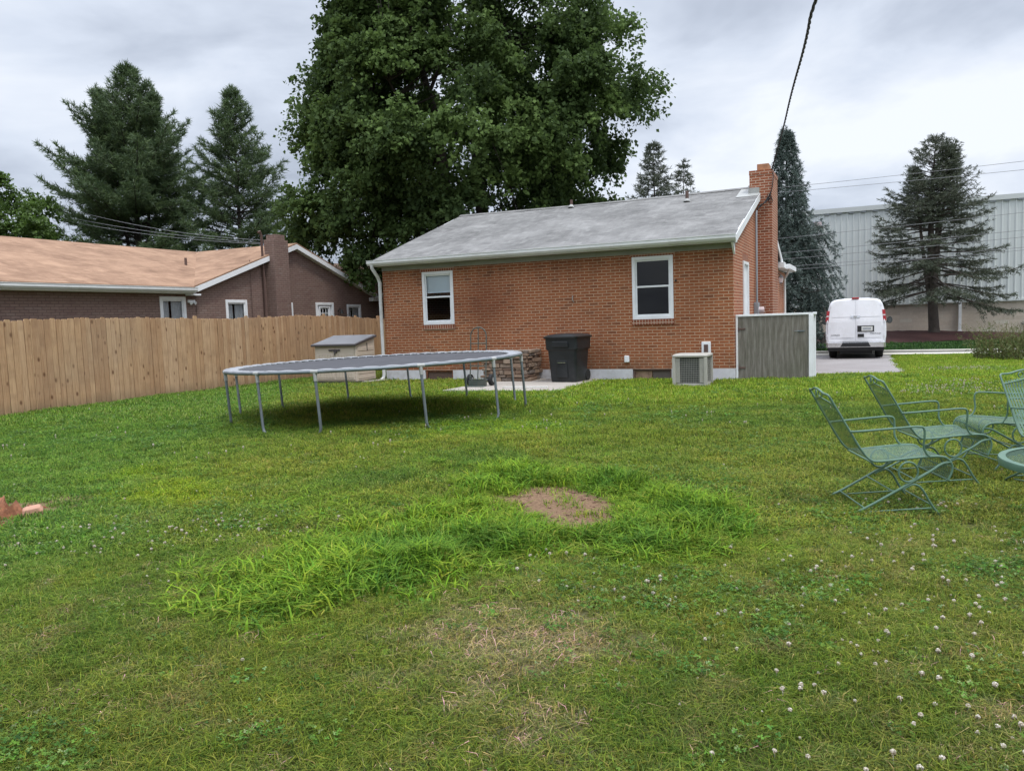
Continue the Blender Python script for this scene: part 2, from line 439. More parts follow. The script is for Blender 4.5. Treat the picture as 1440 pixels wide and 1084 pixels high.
M['siding_trim'] = paint('siding_trim', (.56, .58, .57), .5, .04, 1)
M['block'] = brick('warehouse_block', (.52, .44, .365), (.57, .485, .405), (.48, .41, .345), bw=.6, bh=.2, ms=.008, dark=(.40, .33, .27), bs=.2)
M['bark'] = paint('bark', (.075, .06, .05), .95, .4, 5, (.03, .025, .02), .5, bmp=.6)
M['bark_dk'] = paint('bark_dark', (.045, .036, .03), .95, .4, 5, bmp=.6)
M['wire'] = paint('wire_black', (.012, .012, .013), .6, .2, 5)
M['wire_grey'] = paint('wire_grey', (.20, .20, .21), .6, .2, 5)
M['dirtwood'] = paint('rotten_wood', (.25, .105, .055), .95, .55, 9, (.05, .022, .012), .85, bmp=.8)
M['brickchunk'] = paint('brick_fragment', (.42, .23, .16), .9, .2, 12, (.3, .13, .07), .5, bmp=.4)
M['copper'] = paint('lamp_black', (.03, .028, .026), .5, .2, 5)
M['leaf_maple'] = leafmat('maple_leaf', (.036, .062, .021), (.130, .200, .055), .35, .7, .15)
M['leaf_dec'] = leafmat('hedge_leaf', (.035, .065, .015), (.10, .17, .032))
M['needle_pine'] = leafmat('pine_needle', (.045, .078, .036), (.135, .190, .075), .25)
M['needle_spruce'] = leafmat('spruce_needle', (.048, .062, .042), (.125, .140, .090), .2)
M['needle_blue'] = leafmat('blue_spruce_needle', (.054, .078, .068), (.165, .210, .185), .2)
M['leaf_weed'] = leafmat('weed_leaf', (.07, .10, .03), (.20, .25, .08))
M['leaf_hosta'] = leafmat('hosta_leaf', (.08, .13, .06), (.26, .34, .20))
M['stalk'] = leafmat('dry_stalk', (.10, .09, .035), (.26, .22, .10))
M['soil'] = paint('soil', (.19, .11, .072), .95, .35, 30, (.30, .19, .13), .5)
M['grass'] = grassmat('grass_blade')
M['flower'] = leafmat('clover_white', (.40, .31, .20), (.78, .75, .68), .2, .8, .1)

# ------------------------------------------------------------------ world and sun
w = bpy.data.worlds.new('World'); SC.world = w; w.use_nodes = True
nt = w.node_tree; nt.nodes.clear()
SUN_EL, SUN_AZ = math.radians(66), math.radians(140)     # azimuth clockwise from +Y: behind and to the right of the camera
sky = nt.nodes.new('ShaderNodeTexSky'); sky.sky_type = 'NISHITA'; sky.sun_disc = False
sky.sun_elevation = SUN_EL; sky.sun_rotation = SUN_AZ; sky.air_density = 1.0; sky.dust_density = 2.0
bg1 = N(nt, 'ShaderNodeBackground', {'Color': sky.outputs[0], 'Strength': .10})
tc = nt.nodes.new('ShaderNodeTexCoord')
sp = N(nt, 'ShaderNodeSeparateXYZ', {0: tc.outputs['Generated']})
zc = N(nt, 'ShaderNodeMath', {0: N(nt, 'ShaderNodeMath', {0: sp.outputs[2], 1: 0.0}, operation='MAXIMUM').outputs[0], 1: .27}, operation='ADD').outputs[0]
px = N(nt, 'ShaderNodeMath', {0: sp.outputs[0], 1: zc}, operation='DIVIDE').outputs[0]
py = N(nt, 'ShaderNodeMath', {0: sp.outputs[1], 1: zc}, operation='DIVIDE').outputs[0]
pv = N(nt, 'ShaderNodeCombineXYZ', {0: px, 1: py, 2: 9.3}).outputs[0]
c1 = noise(nt, pv, .85, 6, .5, .3)
c2 = noise(nt, N(nt, 'ShaderNodeMapping', {'Vector': pv, 'Location': (5.3, 2.1, 0)}).outputs[0], 2.6, 5, .55, .4)
cm = N(nt, 'ShaderNodeMath', {0: N(nt, 'ShaderNodeMath', {0: c1, 1: .72}, operation='MULTIPLY').outputs[0], 1: N(nt, 'ShaderNodeMath', {0: c2, 1: .28}, operation='MULTIPLY').outputs[0]}, operation='ADD').outputs[0]
cc = ramp(nt, cm, [(.37, (.27, .305, .37)), (.44, (.41, .455, .54)), (.505, (.535, .585, .675)), (.60, (.69, .725, .785))])
zm = N(nt, 'ShaderNodeMapRange', {0: sp.outputs[2], 1: .38, 2: .95, 3: 1.28, 4: 4.8}).outputs[0]
bg2 = N(nt, 'ShaderNodeBackground', {'Color': cc, 'Strength': zm})
ms = N(nt, 'ShaderNodeMixShader', {0: .92, 1: bg1.outputs[0], 2: bg2.outputs[0]})
ow = nt.nodes.new('ShaderNodeOutputWorld'); nt.links.new(ms.outputs[0], ow.inputs[0])
sl = bpy.data.lights.new('sun', 'SUN'); sl.energy = 2.0; sl.angle = math.radians(12); sl.color = (1, .965, .90)
so = bpy.data.objects.new('sun', sl); COL.objects.link(so)
sd = Vector((math.sin(SUN_AZ)*math.cos(SUN_EL), math.cos(SUN_AZ)*math.cos(SUN_EL), math.sin(SUN_EL)))
so.rotation_euler = sd.to_track_quat('Z', 'Y').to_euler()
so.location = (5, -8, 20)

# ------------------------------------------------------------------ camera
F, PITCH, ROLL = 1101.9, .084, .0345
cam = bpy.data.cameras.new('camera'); co = bpy.data.objects.new('camera', cam); COL.objects.link(co)
cam.sensor_fit = 'HORIZONTAL'; cam.sensor_width = 36; cam.lens = F/1440*36; cam.clip_end = 3000; cam.clip_start = .05
fw = Vector((0, math.cos(PITCH), -math.sin(PITCH))); u0 = Vector((0, math.sin(PITCH), math.cos(PITCH))); r0 = Vector((1, 0, 0))
rt = r0*math.cos(ROLL) - u0*math.sin(ROLL); up = r0*math.sin(ROLL) + u0*math.cos(ROLL)
co.matrix_world = Matrix((rt, up, -fw)).transposed().to_4x4()
co.location = (0, 0, 1.5)
SC.camera = co
vs_ = SC.view_settings; vs_.view_transform = 'Standard'; vs_.look = 'None'; vs_.exposure = 0.16; vs_.gamma = 1.0
SC.cycles.max_bounces = 8; SC.cycles.transparent_max_bounces = 12

#@@LAWN

# ------------------------------------------------------------------ lawn colours and regions (world metres)
POLY = {
 'crab': [(-1.58, 3.83), (-1.19, 3.84), (-.81, 4.1), (-.37, 4.4), (.05, 4.75), (.34, 5.15), (.48, 4.67), (.84, 4.53), (1.24, 4.76), (1.66, 5.38), (1.59, 6.27), (1.3, 6.87), (.93, 7.42), (.26, 7.91), (-.32, 7.83), (-.54, 6.87), (-.71, 6.12), (-1.1, 5.74), (-1.44, 5.23), (-1.69, 4.66), (-1.85, 4.31)],
 'dirt': [(-.22, 6.5), (.05, 6.8), (.46, 6.85), (.90, 6.35), (.86, 5.62), (.54, 5.3), (.12, 5.62), (-.16, 6.1)],
 'dirt2': [(.0, 4.62), (.12, 4.62), (.13, 4.72), (.01, 4.73)],
 'dirt3': [(.36, 4.98), (.47, 4.98), (.48, 5.12), (.38, 5.12)],
 'yel': [(-3.69, 7.37), (-3.49, 8.01), (-2.98, 7.64), (-2.67, 6.92), (-2.9, 6.63), (-3.38, 6.86)],
 'yel2': [(-4.42, 8.25), (-4.2, 8.74), (-3.66, 8.64), (-3.4, 8.07), (-4.16, 7.88)],
 'strip': [(-1.16, 10.37), (-1.07, 11.49), (-.23, 11.76), (.9, 11.13), (.87, 10.28), (-.21, 10.15)],
 'dry': [(-.58, 3.57), (-.4, 3.86), (-.04, 3.98), (.35, 3.8), (.42, 3.53), (.21, 3.32), (-.13, 3.14), (-.29, 3.29)],
 'dry2': [(-.18, 2.9), (.01, 3.05), (.1, 2.78), (-.12, 2.66)],
 'cl1': [(6.63, 13.22), (7.88, 14.9), (9.15, 15.21), (8.33, 13.24), (7.05, 12.47)],
 'cl2': [(10.32, 19.2), (12.03, 19.71), (10.64, 17.17), (9.37, 17.13)],
 'stump': [(-4.9, 5.85), (-4.0, 6.05), (-3.75, 6.55), (-3.95, 7.1), (-4.3, 7.3), (-4.9, 7.0)],
}
def inpoly(x, y, poly):
    inside = np.zeros(np.shape(x), bool)
    n = len(poly)
    for i in range(n):
        x0, y0 = poly[i]; x1, y1 = poly[(i+1) % n]
        c = ((y0 > y) != (y1 > y))
        with np.errstate(divide='ignore', invalid='ignore'):
            xi = (x1-x0)*(y-y0)/((y1-y0) if y1 != y0 else 1e-9)+x0
        inside ^= c & (x < xi)
    return inside
def soft(x, y, key, amp=.22):
    """membership averaged over jittered copies: a ragged soft edge"""
    s = np.zeros(np.shape(x))
    for k in range(4):
        jx = (vnoise(x, y, 3.1, 20+k)-.5)*2*amp + (vnoise(x, y, 9.0, 30+k)-.5)*amp
        jy = (vnoise(x, y, 3.1, 40+k)-.5)*2*amp + (vnoise(x, y, 9.0, 50+k)-.5)*amp
        s += inpoly(x+jx, y+jy, POLY[key])
    return s/4
def lerp(a, b, t): return a*(1-t[..., None]) + np.asarray(b)*t[..., None]
def lawn(x, y):
    """-> tint (n,3), crab, dirt, dry, clover density"""
    n1 = fbm(x, y, .55, 1); n2 = fbm(x, y, 1.7, 5); n3 = fbm(x, y, 5.5, 9)
    base = np.zeros(np.shape(x)+(3,)) + np.array([.205, .262, .038])
    base = lerp(base, [.125, .210, .034], np.clip((n1-.45)*3.0, 0, 1))
    base = lerp(base, [.275, .300, .046], np.clip((n2-.52)*3.0, 0, .75))
    base = lerp(base, [.32, .26, .10], np.clip((n3-.60)*3.0, 0, .6)*np.clip((9-y)/4, .15, 1))
    # left strip by the fence is a deeper green, the ground near the house a fresher yellow green
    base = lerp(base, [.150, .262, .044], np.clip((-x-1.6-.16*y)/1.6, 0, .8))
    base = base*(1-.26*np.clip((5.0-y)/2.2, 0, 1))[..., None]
    base = lerp(base, [.225, .320, .034], .85*sst(11.5, 14.5, y)*np.clip((x+3)/3, 0, 1))
    base = lerp(base, [.235, .255, .052], .55*np.clip((x-1.2)/1.6, 0, 1)*np.clip((12-y)/5, 0, 1))
    for k, c in (('yel', [.29, .37, .022]), ('yel2', [.26, .36, .030]), ('strip', [.24, .36, .034])):
        base = lerp(base, c, .75*soft(x, y, k, .45))
    dry = np.clip(soft(x, y, 'dry', .4)*.9 + .8*soft(x, y, 'dry2', .3) + np.clip((fbm(x, y, 1.3, 70)-.60)*5, 0, .8)*np.clip((5.2-y)/2, 0, 1)*np.clip((x+.9)*2, .08, 1), 0, 1)
    base = lerp(base, [.34, .27, .13], dry*.62)
    crab = soft(x, y, 'crab', .32)
    base = lerp(base, [.205, .305, .030], crab*.8)
    dirt = np.maximum(soft(x, y, 'dirt', .16), np.maximum(soft(x, y, 'dirt2', .07), soft(x, y, 'dirt3', .07)))
    dirt = np.maximum(dirt, soft(x, y, 'stump', .25)*.9)
    return base, crab, dirt, dry

HOUSE = dict(L=9.03, D=9.52, zf=.26, zb=2.955)
def bare(x, y):
    """places without grass: house, patio, driveway, lane, under the AC"""
    xl, yl = XL(x, y), YL(x, y)
    r = (xl > -9.1) & (xl < .12) & (yl > -.10) & (yl < 13)
    r |= (xl > -5.7) & (xl < -3.02) & (yl > -3.05) & (yl < 0)
    r |= (xl > .1) & (xl < 3.5) & (yl > 1.25+.24*(xl-1.4)) & (yl < 15.5)
    r |= (yl > 15.2) & (yl < 17.7)
    r |= (xl > -.1) & (xl < 1.7) & (yl > .3) & (yl < 3)
    r |= (xl > -1.05) & (xl < -.2) & (yl > -1.85) & (yl < 0)
    r |= (xl > -10.5) & (xl < -9.1) & (yl > -1.25) & (yl < .4)
    return r

# ------------------------------------------------------------------ ground sheet
def axis(parts): return np.unique(np.round(np.concatenate(parts), 4))
gx = axis([np.array([-900, -400, -200, -120, -80, -60, -45, -35, -28, -22]), np.arange(-18, 20.01, .14), np.arange(-5, 2.2, .05), np.arange(22, 60, 3.0), np.array([80, 120, 200, 400, 900])])
gy = axis([np.array([-300, -100, -40, -15, -6, -2]), np.arange(0, 22, .14), np.arange(3.2, 8.4, .05), np.arange(22, 66, 1.0), np.array([75, 100, 150, 250, 500, 1200])])
GX, GY = np.meshgrid(gx, gy)
lump = (fbm(GX, GY, .9, 80)-.5)*.05*np.clip((-YL(GX, GY)-.6)/1.5, 0, 1)*np.clip((40-np.abs(GX))/10, 0, 1)
def gz(x, y):
    yl = YL(x, y)
    return hgt(yl) + (fbm(x, y, .9, 80)-.5)*.05*np.clip((-yl-.6)/1.5, 0, 1)*np.clip((40-np.abs(x))/10, 0, 1)
GZ = gz(GX, GY)
ni, nj = GX.shape
idx = np.arange(ni*nj).reshape(ni, nj)
fc = np.stack([idx[:-1, :-1], idx[:-1, 1:], idx[1:, 1:], idx[1:, :-1]], -1).reshape(-1, 4)
me = np_mesh('lawn_ground', np.stack([GX, GY, GZ], -1).reshape(-1, 3), fc)
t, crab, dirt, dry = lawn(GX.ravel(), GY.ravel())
gcol = lerp(t*np.array([.42, .42, .5]), [.075, .058, .035], np.full(t.shape[0], .25))  # earth under the grass darkened, shade between blades painted into its colour
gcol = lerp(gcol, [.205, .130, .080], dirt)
gcol = lerp(gcol, [.24, .18, .105], dry*.6)
bb = bare(GX.ravel(), GY.ravel())
gcol[bb] = (.10, .075, .05)
verge = YL(GX.ravel(), GY.ravel()) > 17.0
gcol[verge] = (.050, .095, .028)
ca = me.color_attributes.new('Col', 'FLOAT_COLOR', 'POINT')
ca.data.foreach_set('color', np.concatenate([gcol, np.ones((len(gcol), 1))], 1).astype(np.float32).ravel())
gm, nt, b = mk('lawn_soil', .95, .1)
vc = N(nt, 'ShaderNodeVertexColor', layer_name='Col').outputs[0]
ob = coord(nt)
f1 = noise(nt, ob, 35, 6, .75)
col = mix(nt, 1.0, vc, ramp(nt, f1, [(.28, .5), (.72, 1.35)]), 'MULTIPLY')
setc(nt, b, col); bump(nt, b, f1, .8, .02)
go = link_mesh('lawn_ground', me, gm, None, True); tag(go, kind='structure')

def sheet(name, xs, ys, dz, mat, fn=None, thick=0.0):
    """ground-following sheet in the house-aligned frame; fn(xl,yl)->extra height"""
    mb = MB(); nx, ny = len(xs), len(ys)
    vs = []
    for yl in ys:
        for xl in xs:
            x, y = W(xl, yl)
            vs.append((x, y, float(hgt(yl))+dz+(fn(xl, yl) if fn else 0)))
    fs = [(j*nx+i, j*nx+i+1, (j+1)*nx+i+1, (j+1)*nx+i) for j in range(ny-1) for i in range(nx-1)]
    mb.add(vs, fs)
    o = mb.build(name, mat)
    return tag(o, kind='structure')

# driveway with a slanted near edge and a clipped right corner
mb = MB(); rows = np.linspace(0, 1, 30); vs = []; fs = []
for r in rows:
    for c in np.linspace(0, 1, 9):
        xl = .15 + c*3.33
        y0 = 1.28 + .22*max(0, xl-1.2) + (max(0, xl-3.2)*2.2)
        yl = y0 + (15.35-y0)*r
        x, y = W(xl + (.06*math.sin(yl*2.1) if c == 1 else 0), yl); vs.append((x, y, float(hgt(yl))+.03))
for j in range(29):
    for i in range(8): fs.append((j*9+i, j*9+i+1, (j+1)*9+i+1, (j+1)*9+i))
mb.add(vs, fs); tag(mb.build('driveway', M['drive']), kind='structure')
# lane beyond: sidewalk, asphalt, far kerb
for nm, y0, y1, dz, mt in (('sidewalk', 15.35, 16.35, .05, 'walk'), ('lane_road', 16.35, 17.35, .012, 'asphalt')):
    sheet(nm, np.linspace(-25, 40, 12), np.linspace(y0, y1, 3), dz, M[mt])
mb = MB()
p0, p1 = W(-25, 17.36), W(40, 17.36)
zk = float(hgt(17.4))
Mk = Matrix.Translation((p0[0], p0[1], zk)) @ Matrix.Rotation(-YAW, 4, 'Z')
mb.box(0, 65, 0, .28, -.05, .10, Mk); tag(mb.build('kerb', M['walk'], bevel=.02), kind='structure')
# mulch bed as a low mound against the warehouse
mb = MB(); vs = [(*W(4.2, 28.2), 0.0)]; nr, na = 8, 48
def mulch_pt(k, a):
    rx, ry = 6.6, 3.6
    e = 1 + .07*math.sin(3*a+1) + .05*math.sin(7*a)
    xl = 3.2 + rx*k*e*math.cos(a); yl = 27.0 + ry*k*e*math.sin(a); yl = min(yl, 30.0)
    z = float(hgt(yl)) + .02 + .34*(1-k*k) + .03*math.sin(xl*5)*math.cos(yl*4)
    return (*W(xl, yl), z)
vs[0] = mulch_pt(0, 0)
for r in range(1, nr+1):
    for k in range(na): vs.append(mulch_pt(r/nr, 2*PI*k/na))
fs = [(0, 1+k, 1+(k+1) % na) for k in range(na)]
for r in range(nr-1):
    for k in range(na):
        a = 1+r*na; fs.append((a+k, a+na+k, a+na+(k+1) % na, a+(k+1) % na))
mb.add(vs, fs); tag(mb.build('mulch_bed', M['mulch'], smooth=True), kind='structure')

#@@GRASS
# ------------------------------------------------------------------ grass: tufts scattered as stuff
def tuft(name, n, rad, h, w, lean, seed, droop=.5):
    r = np.random.RandomState(seed); V = []; Fq = []; A = []
    vs = []; fs = []; va = []
    for i in range(n):
        a = r.rand()*2*PI; q = rad*math.sqrt(r.rand())
        bx, by = q*math.cos(a), q*math.sin(a)
        hh = h*(.55+.75*r.rand()); yaw = r.rand()*2*PI; le = lean*(.3+1.1*r.rand())
        dx, dy = math.cos(yaw), math.sin(yaw); sx, sy = -dy*w/2*(.7+.6*r.rand()), dx*w/2*(.7+.6*r.rand())
        m1 = (bx+dx*le*hh*.35, by+dy*le*hh*.35, hh*.62)
        tip = (bx+dx*le*hh*(.8+droop*.6), by+dy*le*hh*(.8+droop*.6), hh*(1.0-droop*.35*le))
        b = len(vs)
        vs += [(bx-sx, by-sy, -.01), (bx+sx, by+sy, -.01), (m1[0]+sx*.8, m1[1]+sy*.8, m1[2]), (m1[0]-sx*.8, m1[1]-sy*.8, m1[2]), tip]
        fs += [(b, b+1, b+2, b+3), (b+3, b+2, b+4)]
        va += [r.rand()]*5
    me = bpy.data.meshes.new(name); me.from_pydata(vs, [], fs); me.update()
    at = me.attributes.new('var', 'FLOAT', 'POINT'); at.data.foreach_set('value', va)
    me.materials.append(M['grass'])
    return bpy.data.objects.new(name, me)
def clover_tuft(name, n, rad, h, lr, seed):
    r = np.random.RandomState(seed); vs = []; fs = []; va = []
    for i in range(n):
        a = r.rand()*2*PI; q = rad*math.sqrt(r.rand()); hh = h*(.5+.7*r.rand())
        c = Vector((q*math.cos(a), q*math.sin(a), hh)); v = r.rand()
        tilt = Matrix.Rotation((r.rand()-.5)*1.0, 3, 'X') @ Matrix.Rotation((r.rand()-.5)*1.0, 3, 'Y')
        yaw = r.rand()*2*PI
        for k in range(3):
            t = yaw+k*2*PI/3; L = lr*(.8+.4*r.rand())
            pts = [(0, 0), (.55, .42), (1.0, .40), (1.12, 0), (1.0, -.40), (.55, -.42)]
            b = len(vs)
            for u, s in pts:
                p = Vector((L*(u*math.cos(t)-s*math.sin(t)), L*(u*math.sin(t)+s*math.cos(t)), -.10*L*u + .15*L*abs(s)))
                vs.append(tuple(c + tilt @ p)); va.append(v)
            fs.append(tuple(range(b, b+6)))
        b = len(vs)
        vs += [(c.x*.8-.001, c.y*.8, -.01), (c.x*.8+.001, c.y*.8, -.01), tuple(c)]; va += [v]*3
        fs.append((b, b+1, b+2))
    me = bpy.data.meshes.new(name); me.from_pydata(vs, [], fs); me.update()
    at = me.attributes.new('var', 'FLOAT', 'POINT'); at.data.foreach_set('value', va)
    me.materials.append(M['grass'])
    return bpy.data.objects.new(name, me)
def weed_tuft(name, n, L, wd, seed):
    r = np.random.RandomState(seed); vs = []; fs = []; va = []
    for i in range(n):
        yaw = 2*PI*i/n + r.rand()*.7; l = L*(.6+.6*r.rand()); ws = wd*(.7+.5*r.rand()); rise = .2+.7*r.rand(); v = r.rand()
        b = len(vs); d = Vector((math.cos(yaw), math.sin(yaw), 0)); s = Vector((-d.y, d.x, 0))
        for u, wdt, z in ((.05, .1, 0), (.35, .8, .55), (.7, 1.0, .8), (1.0, .45, .62), (1.12, .02, .5)):
            p = d*(l*u); zz = z*rise*l*.8
            vs += [tuple(p - s*(ws/2*wdt) + Vector((0, 0, zz+.006))), tuple(p + s*(ws/2*wdt) + Vector((0, 0, zz+.006)))]; va += [v, v]
        for k in range(4): fs.append((b+2*k, b+2*k+1, b+2*k+3, b+2*k+2))
    me = bpy.data.meshes.new(name); me.from_pydata(vs, [], fs); me.update()
    at = me.attributes.new('var', 'FLOAT', 'POINT'); at.data.foreach_set('value', va)
    me.materials.append(M['grass'])
    return bpy.data.objects.new(name, me)
def flower_head(name, seed):
    r = random.Random(seed); mb = MB()
    for k in range(30):
        a = r.random()*2*PI; e = r.uniform(-.9, 1.5)
        p = Vector((math.cos(a)*math.cos(e), math.sin(a)*math.cos(e), math.sin(e)))
        c = Vector((0, 0, .062)) + p*r.uniform(.005, .009); mb.var = r.random()*(.6 if e > -.2 else .2)+(.4 if e > -.2 else 0)
        mb.box(-.0021, .0021, -.0021, .0021, -.0045, .0045, Matrix.Translation(c) @ p.to_track_quat('Z', 'Y').to_matrix().to_4x4())
    mb.box(-.001, .001, -.001, .001, 0, .056)
    me = bpy.data.meshes.new(name); me.from_pydata(mb.v, [], mb.f); me.update(); me.materials.append(M['flower'])
    at = me.attributes.new('var', 'FLOAT', 'POINT'); at.data.foreach_set('value', mb.a)
    return bpy.data.objects.new(name, me)

def scatter(name, pts, sizes, tints, vi, protos, label):
    n = len(pts)
    me = bpy.data.meshes.new(name); me.vertices.add(n); me.vertices.foreach_set('co', np.asarray(pts, np.float32).ravel())
    r = np.random.RandomState(len(name)+n)
    rot = np.zeros((n, 3), np.float32); rot[:, 2] = r.rand(n)*2*PI; rot[:, 0] = (r.rand(n)-.5)*.25; rot[:, 1] = (r.rand(n)-.5)*.25
    for nm, ty, arr in (('rot', 'FLOAT_VECTOR', rot), ('scl', 'FLOAT_VECTOR', np.asarray(sizes, np.float32)), ('tint', 'FLOAT_COLOR', np.concatenate([tints, np.ones((n, 1))], 1).astype(np.float32))):
        a = me.attributes.new(nm, ty, 'POINT')
        a.data.foreach_set('vector' if ty == 'FLOAT_VECTOR' else 'color', np.ascontiguousarray(arr, np.float32).ravel())
    a = me.attributes.new('vi', 'INT', 'POINT'); a.data.foreach_set('value', np.asarray(vi, np.int32))
    cl = bpy.data.collections.new(name + '_kinds')
    for p in protos: cl.objects.link(p)
    ng = bpy.data.node_groups.new(name + '_nodes', 'GeometryNodeTree')
    ng.interface.new_socket('Geometry', in_out='INPUT', socket_type='NodeSocketGeometry')
    ng.interface.new_socket('Geometry', in_out='OUTPUT', socket_type='NodeSocketGeometry')
    gi = ng.nodes.new('NodeGroupInput'); gout = ng.nodes.new('NodeGroupOutput')
    ci = ng.nodes.new('GeometryNodeCollectionInfo'); ci.inputs['Collection'].default_value = cl
    ci.inputs['Separate Children'].default_value = True; ci.inputs['Reset Children'].default_value = True
    ip = ng.nodes.new('GeometryNodeInstanceOnPoints')
    def attr(nm, ty):
        a = ng.nodes.new('GeometryNodeInputNamedAttribute'); a.data_type = ty; a.inputs['Name'].default_value = nm
        return a.outputs['Attribute']
    L = ng.links.new
    L(gi.outputs[0], ip.inputs['Points']); L(ci.outputs[0], ip.inputs['Instance']); ip.inputs['Pick Instance'].default_value = True
    L(attr('vi', 'INT'), ip.inputs['Instance Index']); L(attr('rot', 'FLOAT_VECTOR'), ip.inputs['Rotation']); L(attr('scl', 'FLOAT_VECTOR'), ip.inputs['Scale'])
    L(ip.outputs[0], gout.inputs[0])
    o = bpy.data.objects.new(name, me); COL.objects.link(o)
    md = o.modifiers.new('Scatter', 'NODES'); md.node_group = ng
    return tag(o, label, name.replace('_', ' '), kind='stuff')

R = np.random.RandomState(11)
def sample(y0, y1, dens, side=3.0, kx=.72):
    n = int((y1-y0)*2*(kx*y1+side)*dens)
    y = y0 + (y1-y0)*R.rand(n); x = (R.rand(n)*2-1)*(kx*y1+side)
    k = np.abs(x) < kx*y+side
    return x[k], y[k]
def keep(x, y, m): return x[m], y[m]
gp, gs, gt, gv = [], [], [], []
for (y0, y1, dens, lod) in ((1.3, 3.2, 700, 0), (3.2, 5.2, 560, 0), (5.2, 8.5, 300, 1), (8.5, 13, 190, 1), (13, 19, 110, 2), (19, 31, 55, 2)):
    x, y = sample(y0, y1, dens)
    t, crab, dirt, dry = lawn(x, y)
    xl, yl = XL(x, y), YL(x, y)
    # behind the fence line nothing is needed
    ok = ~bare(x, y) & (xl > -12.1) & (yl < 15.2)
    ok &= R.rand(len(x)) > np.maximum(dirt*.93, np.maximum(.55*dry, .35*crab))
    x, y, t, dry = x[ok], y[ok], t[ok], dry[ok]
    n3 = fbm(x, y, 1.4, 60)
    hs = (.50 + .85*n3)*(.55+.9*fbm(x, y, 7.0, 63))*(1-.3*dry)
    jit = (.80+.4*R.rand(len(x)))[:, None]*(1+(R.rand(len(x), 3)-.5)*.22)
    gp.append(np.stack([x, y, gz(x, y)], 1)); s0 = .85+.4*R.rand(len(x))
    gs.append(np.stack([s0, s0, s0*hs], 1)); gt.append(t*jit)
    gv.append(lod*3 + R.randint(0, 3, len(x)))
protos = [tuft('grass_a%d' % i, 30, .062, .040, .0031, 1.15, 100+i, .8) for i in range(3)] \
       + [tuft('grass_b%d' % i, 32, .095, .046, .0056, 1.05, 110+i, .7) for i in range(3)] \
       + [tuft('grass_c%d' % i, 34, .17, .062, .0110, .7, 120+i) for i in range(3)]
scatter('lawn_grass', np.concatenate(gp), np.concatenate(gs), np.concatenate(gt), np.concatenate(gv), protos, 'short mown lawn grass covering the back yard')
# crabgrass: tall bright tufts
x, y = sample(3.4, 8.3, 420, .4, .36)
t, crab, dirt, dry = lawn(x, y)
extra = np.clip((fbm(x, y, 1.1, 90)-.60)*4, 0, .25)*(y > 4)
ok = (R.rand(len(x)) < np.maximum(crab**1.3*np.clip(fbm(x, y, 2.6, 66)*2.6-.48, .15, 1), extra)) & (R.rand(len(x)) > dirt)
x, y = keep(x, y, ok)
cr = soft(x, y, 'crab', .36)
lf = np.clip((1.2-x)/1.5, .55, 1)
nd_ = np.clip(np.hypot((x-.35)/.95, (y-6.15)/.85), .35, 1)
hs = (.12+1.22*fbm(x, y, 3.4, 33))*(.35+.6*cr)*(.75+.3*lf)*nd_**1.5
s0 = .75+.5*R.rand(len(x))
tt = np.array([.215, .318, .030])*(.65+.6*fbm(x, y, 1.8, 44))[:, None]*(1+(R.rand(len(x), 3)-.5)*.25)
tt = lerp(tt, [.110, .225, .030], np.clip((fbm(x, y, 1.6, 47)-.5)*4, 0, .75))
scatter('crabgrass', np.stack([x, y, gz(x, y)], 1), np.stack([s0, s0, s0*hs], 1), tt, R.randint(0, 3, len(x)),
        [tuft('crab_%d' % i, 10, .08, .150, .0105, .72, 130+i, .75) for i in range(3)], 'tall bright crabgrass band curving round the bare earth')
# dry straw
x, y = sample(1.6, 6.5, 420)
t, crab, dirt, dry = lawn(x, y)
ok = (R.rand(len(x)) < dry*.8*np.clip(fbm(x, y, 4.0, 71)*3-.8, .1, 1)+.05) & (R.rand(len(x)) > np.maximum(dirt*.8, crab))
x, y = keep(x, y, ok)
s0 = .8+.4*R.rand(len(x))
tt = np.array([.40, .31, .165])*(.65+.6*R.rand(len(x)))[:, None]*(1+(R.rand(len(x), 3)-.5)*.12)
scatter('dry_grass', np.stack([x, y, gz(x, y)], 1), np.stack([s0, s0, s0*.8], 1), tt, R.randint(0, 2, len(x)),
        [tuft('dry_%d' % i, 16, .07, .040, .0032, 1.5, 140+i, 1.0) for i in range(2)], 'dry straw coloured grass in the thin patch')
# clover leaves
cp, cs, ct = [], [], []
for (y0, y1, dens) in ((1.3, 4.5, 230), (4.5, 9, 90), (9, 20, 26)):
    x, y = sample(y0, y1, dens)
    t, crab, dirt, dry = lawn(x, y)
    m = np.clip((fbm(x, y, .9, 15)-.47)*5, .03, 1)
    m = np.maximum(m, np.maximum(soft(x, y, 'cl1', .4), soft(x, y, 'cl2', .4)))
    m *= np.where(x > .6, 1.25, 1.0)*(1-crab)*(1-dry*.8)*(1-dirt)
    ok = (R.rand(len(x)) < m) & ~bare(x, y) & (XL(x, y) > -12)
    x, y = keep(x, y, ok)
    cp.append(np.stack([x, y, gz(x, y)], 1)); s0 = (.75+.5*R.rand(len(x)))*(1 if y0 < 9 else 1.5)
    cs.append(np.stack([s0, s0, s0], 1))
    ct.append(np.array([.100, .190, .040])*(.6+.65*R.rand(len(x)))[:, None]*(1+(R.rand(len(x), 3)-.5)*.3))
cp = np.concatenate(cp)
scatter('clover', cp, np.concatenate(cs), np.concatenate(ct), R.randint(0, 2, len(cp)), [clover_tuft('clover_%d' % i, 15, .075, .044, .0082, 150+i) for i in range(2)], 'low clover leaves mixed into the lawn')
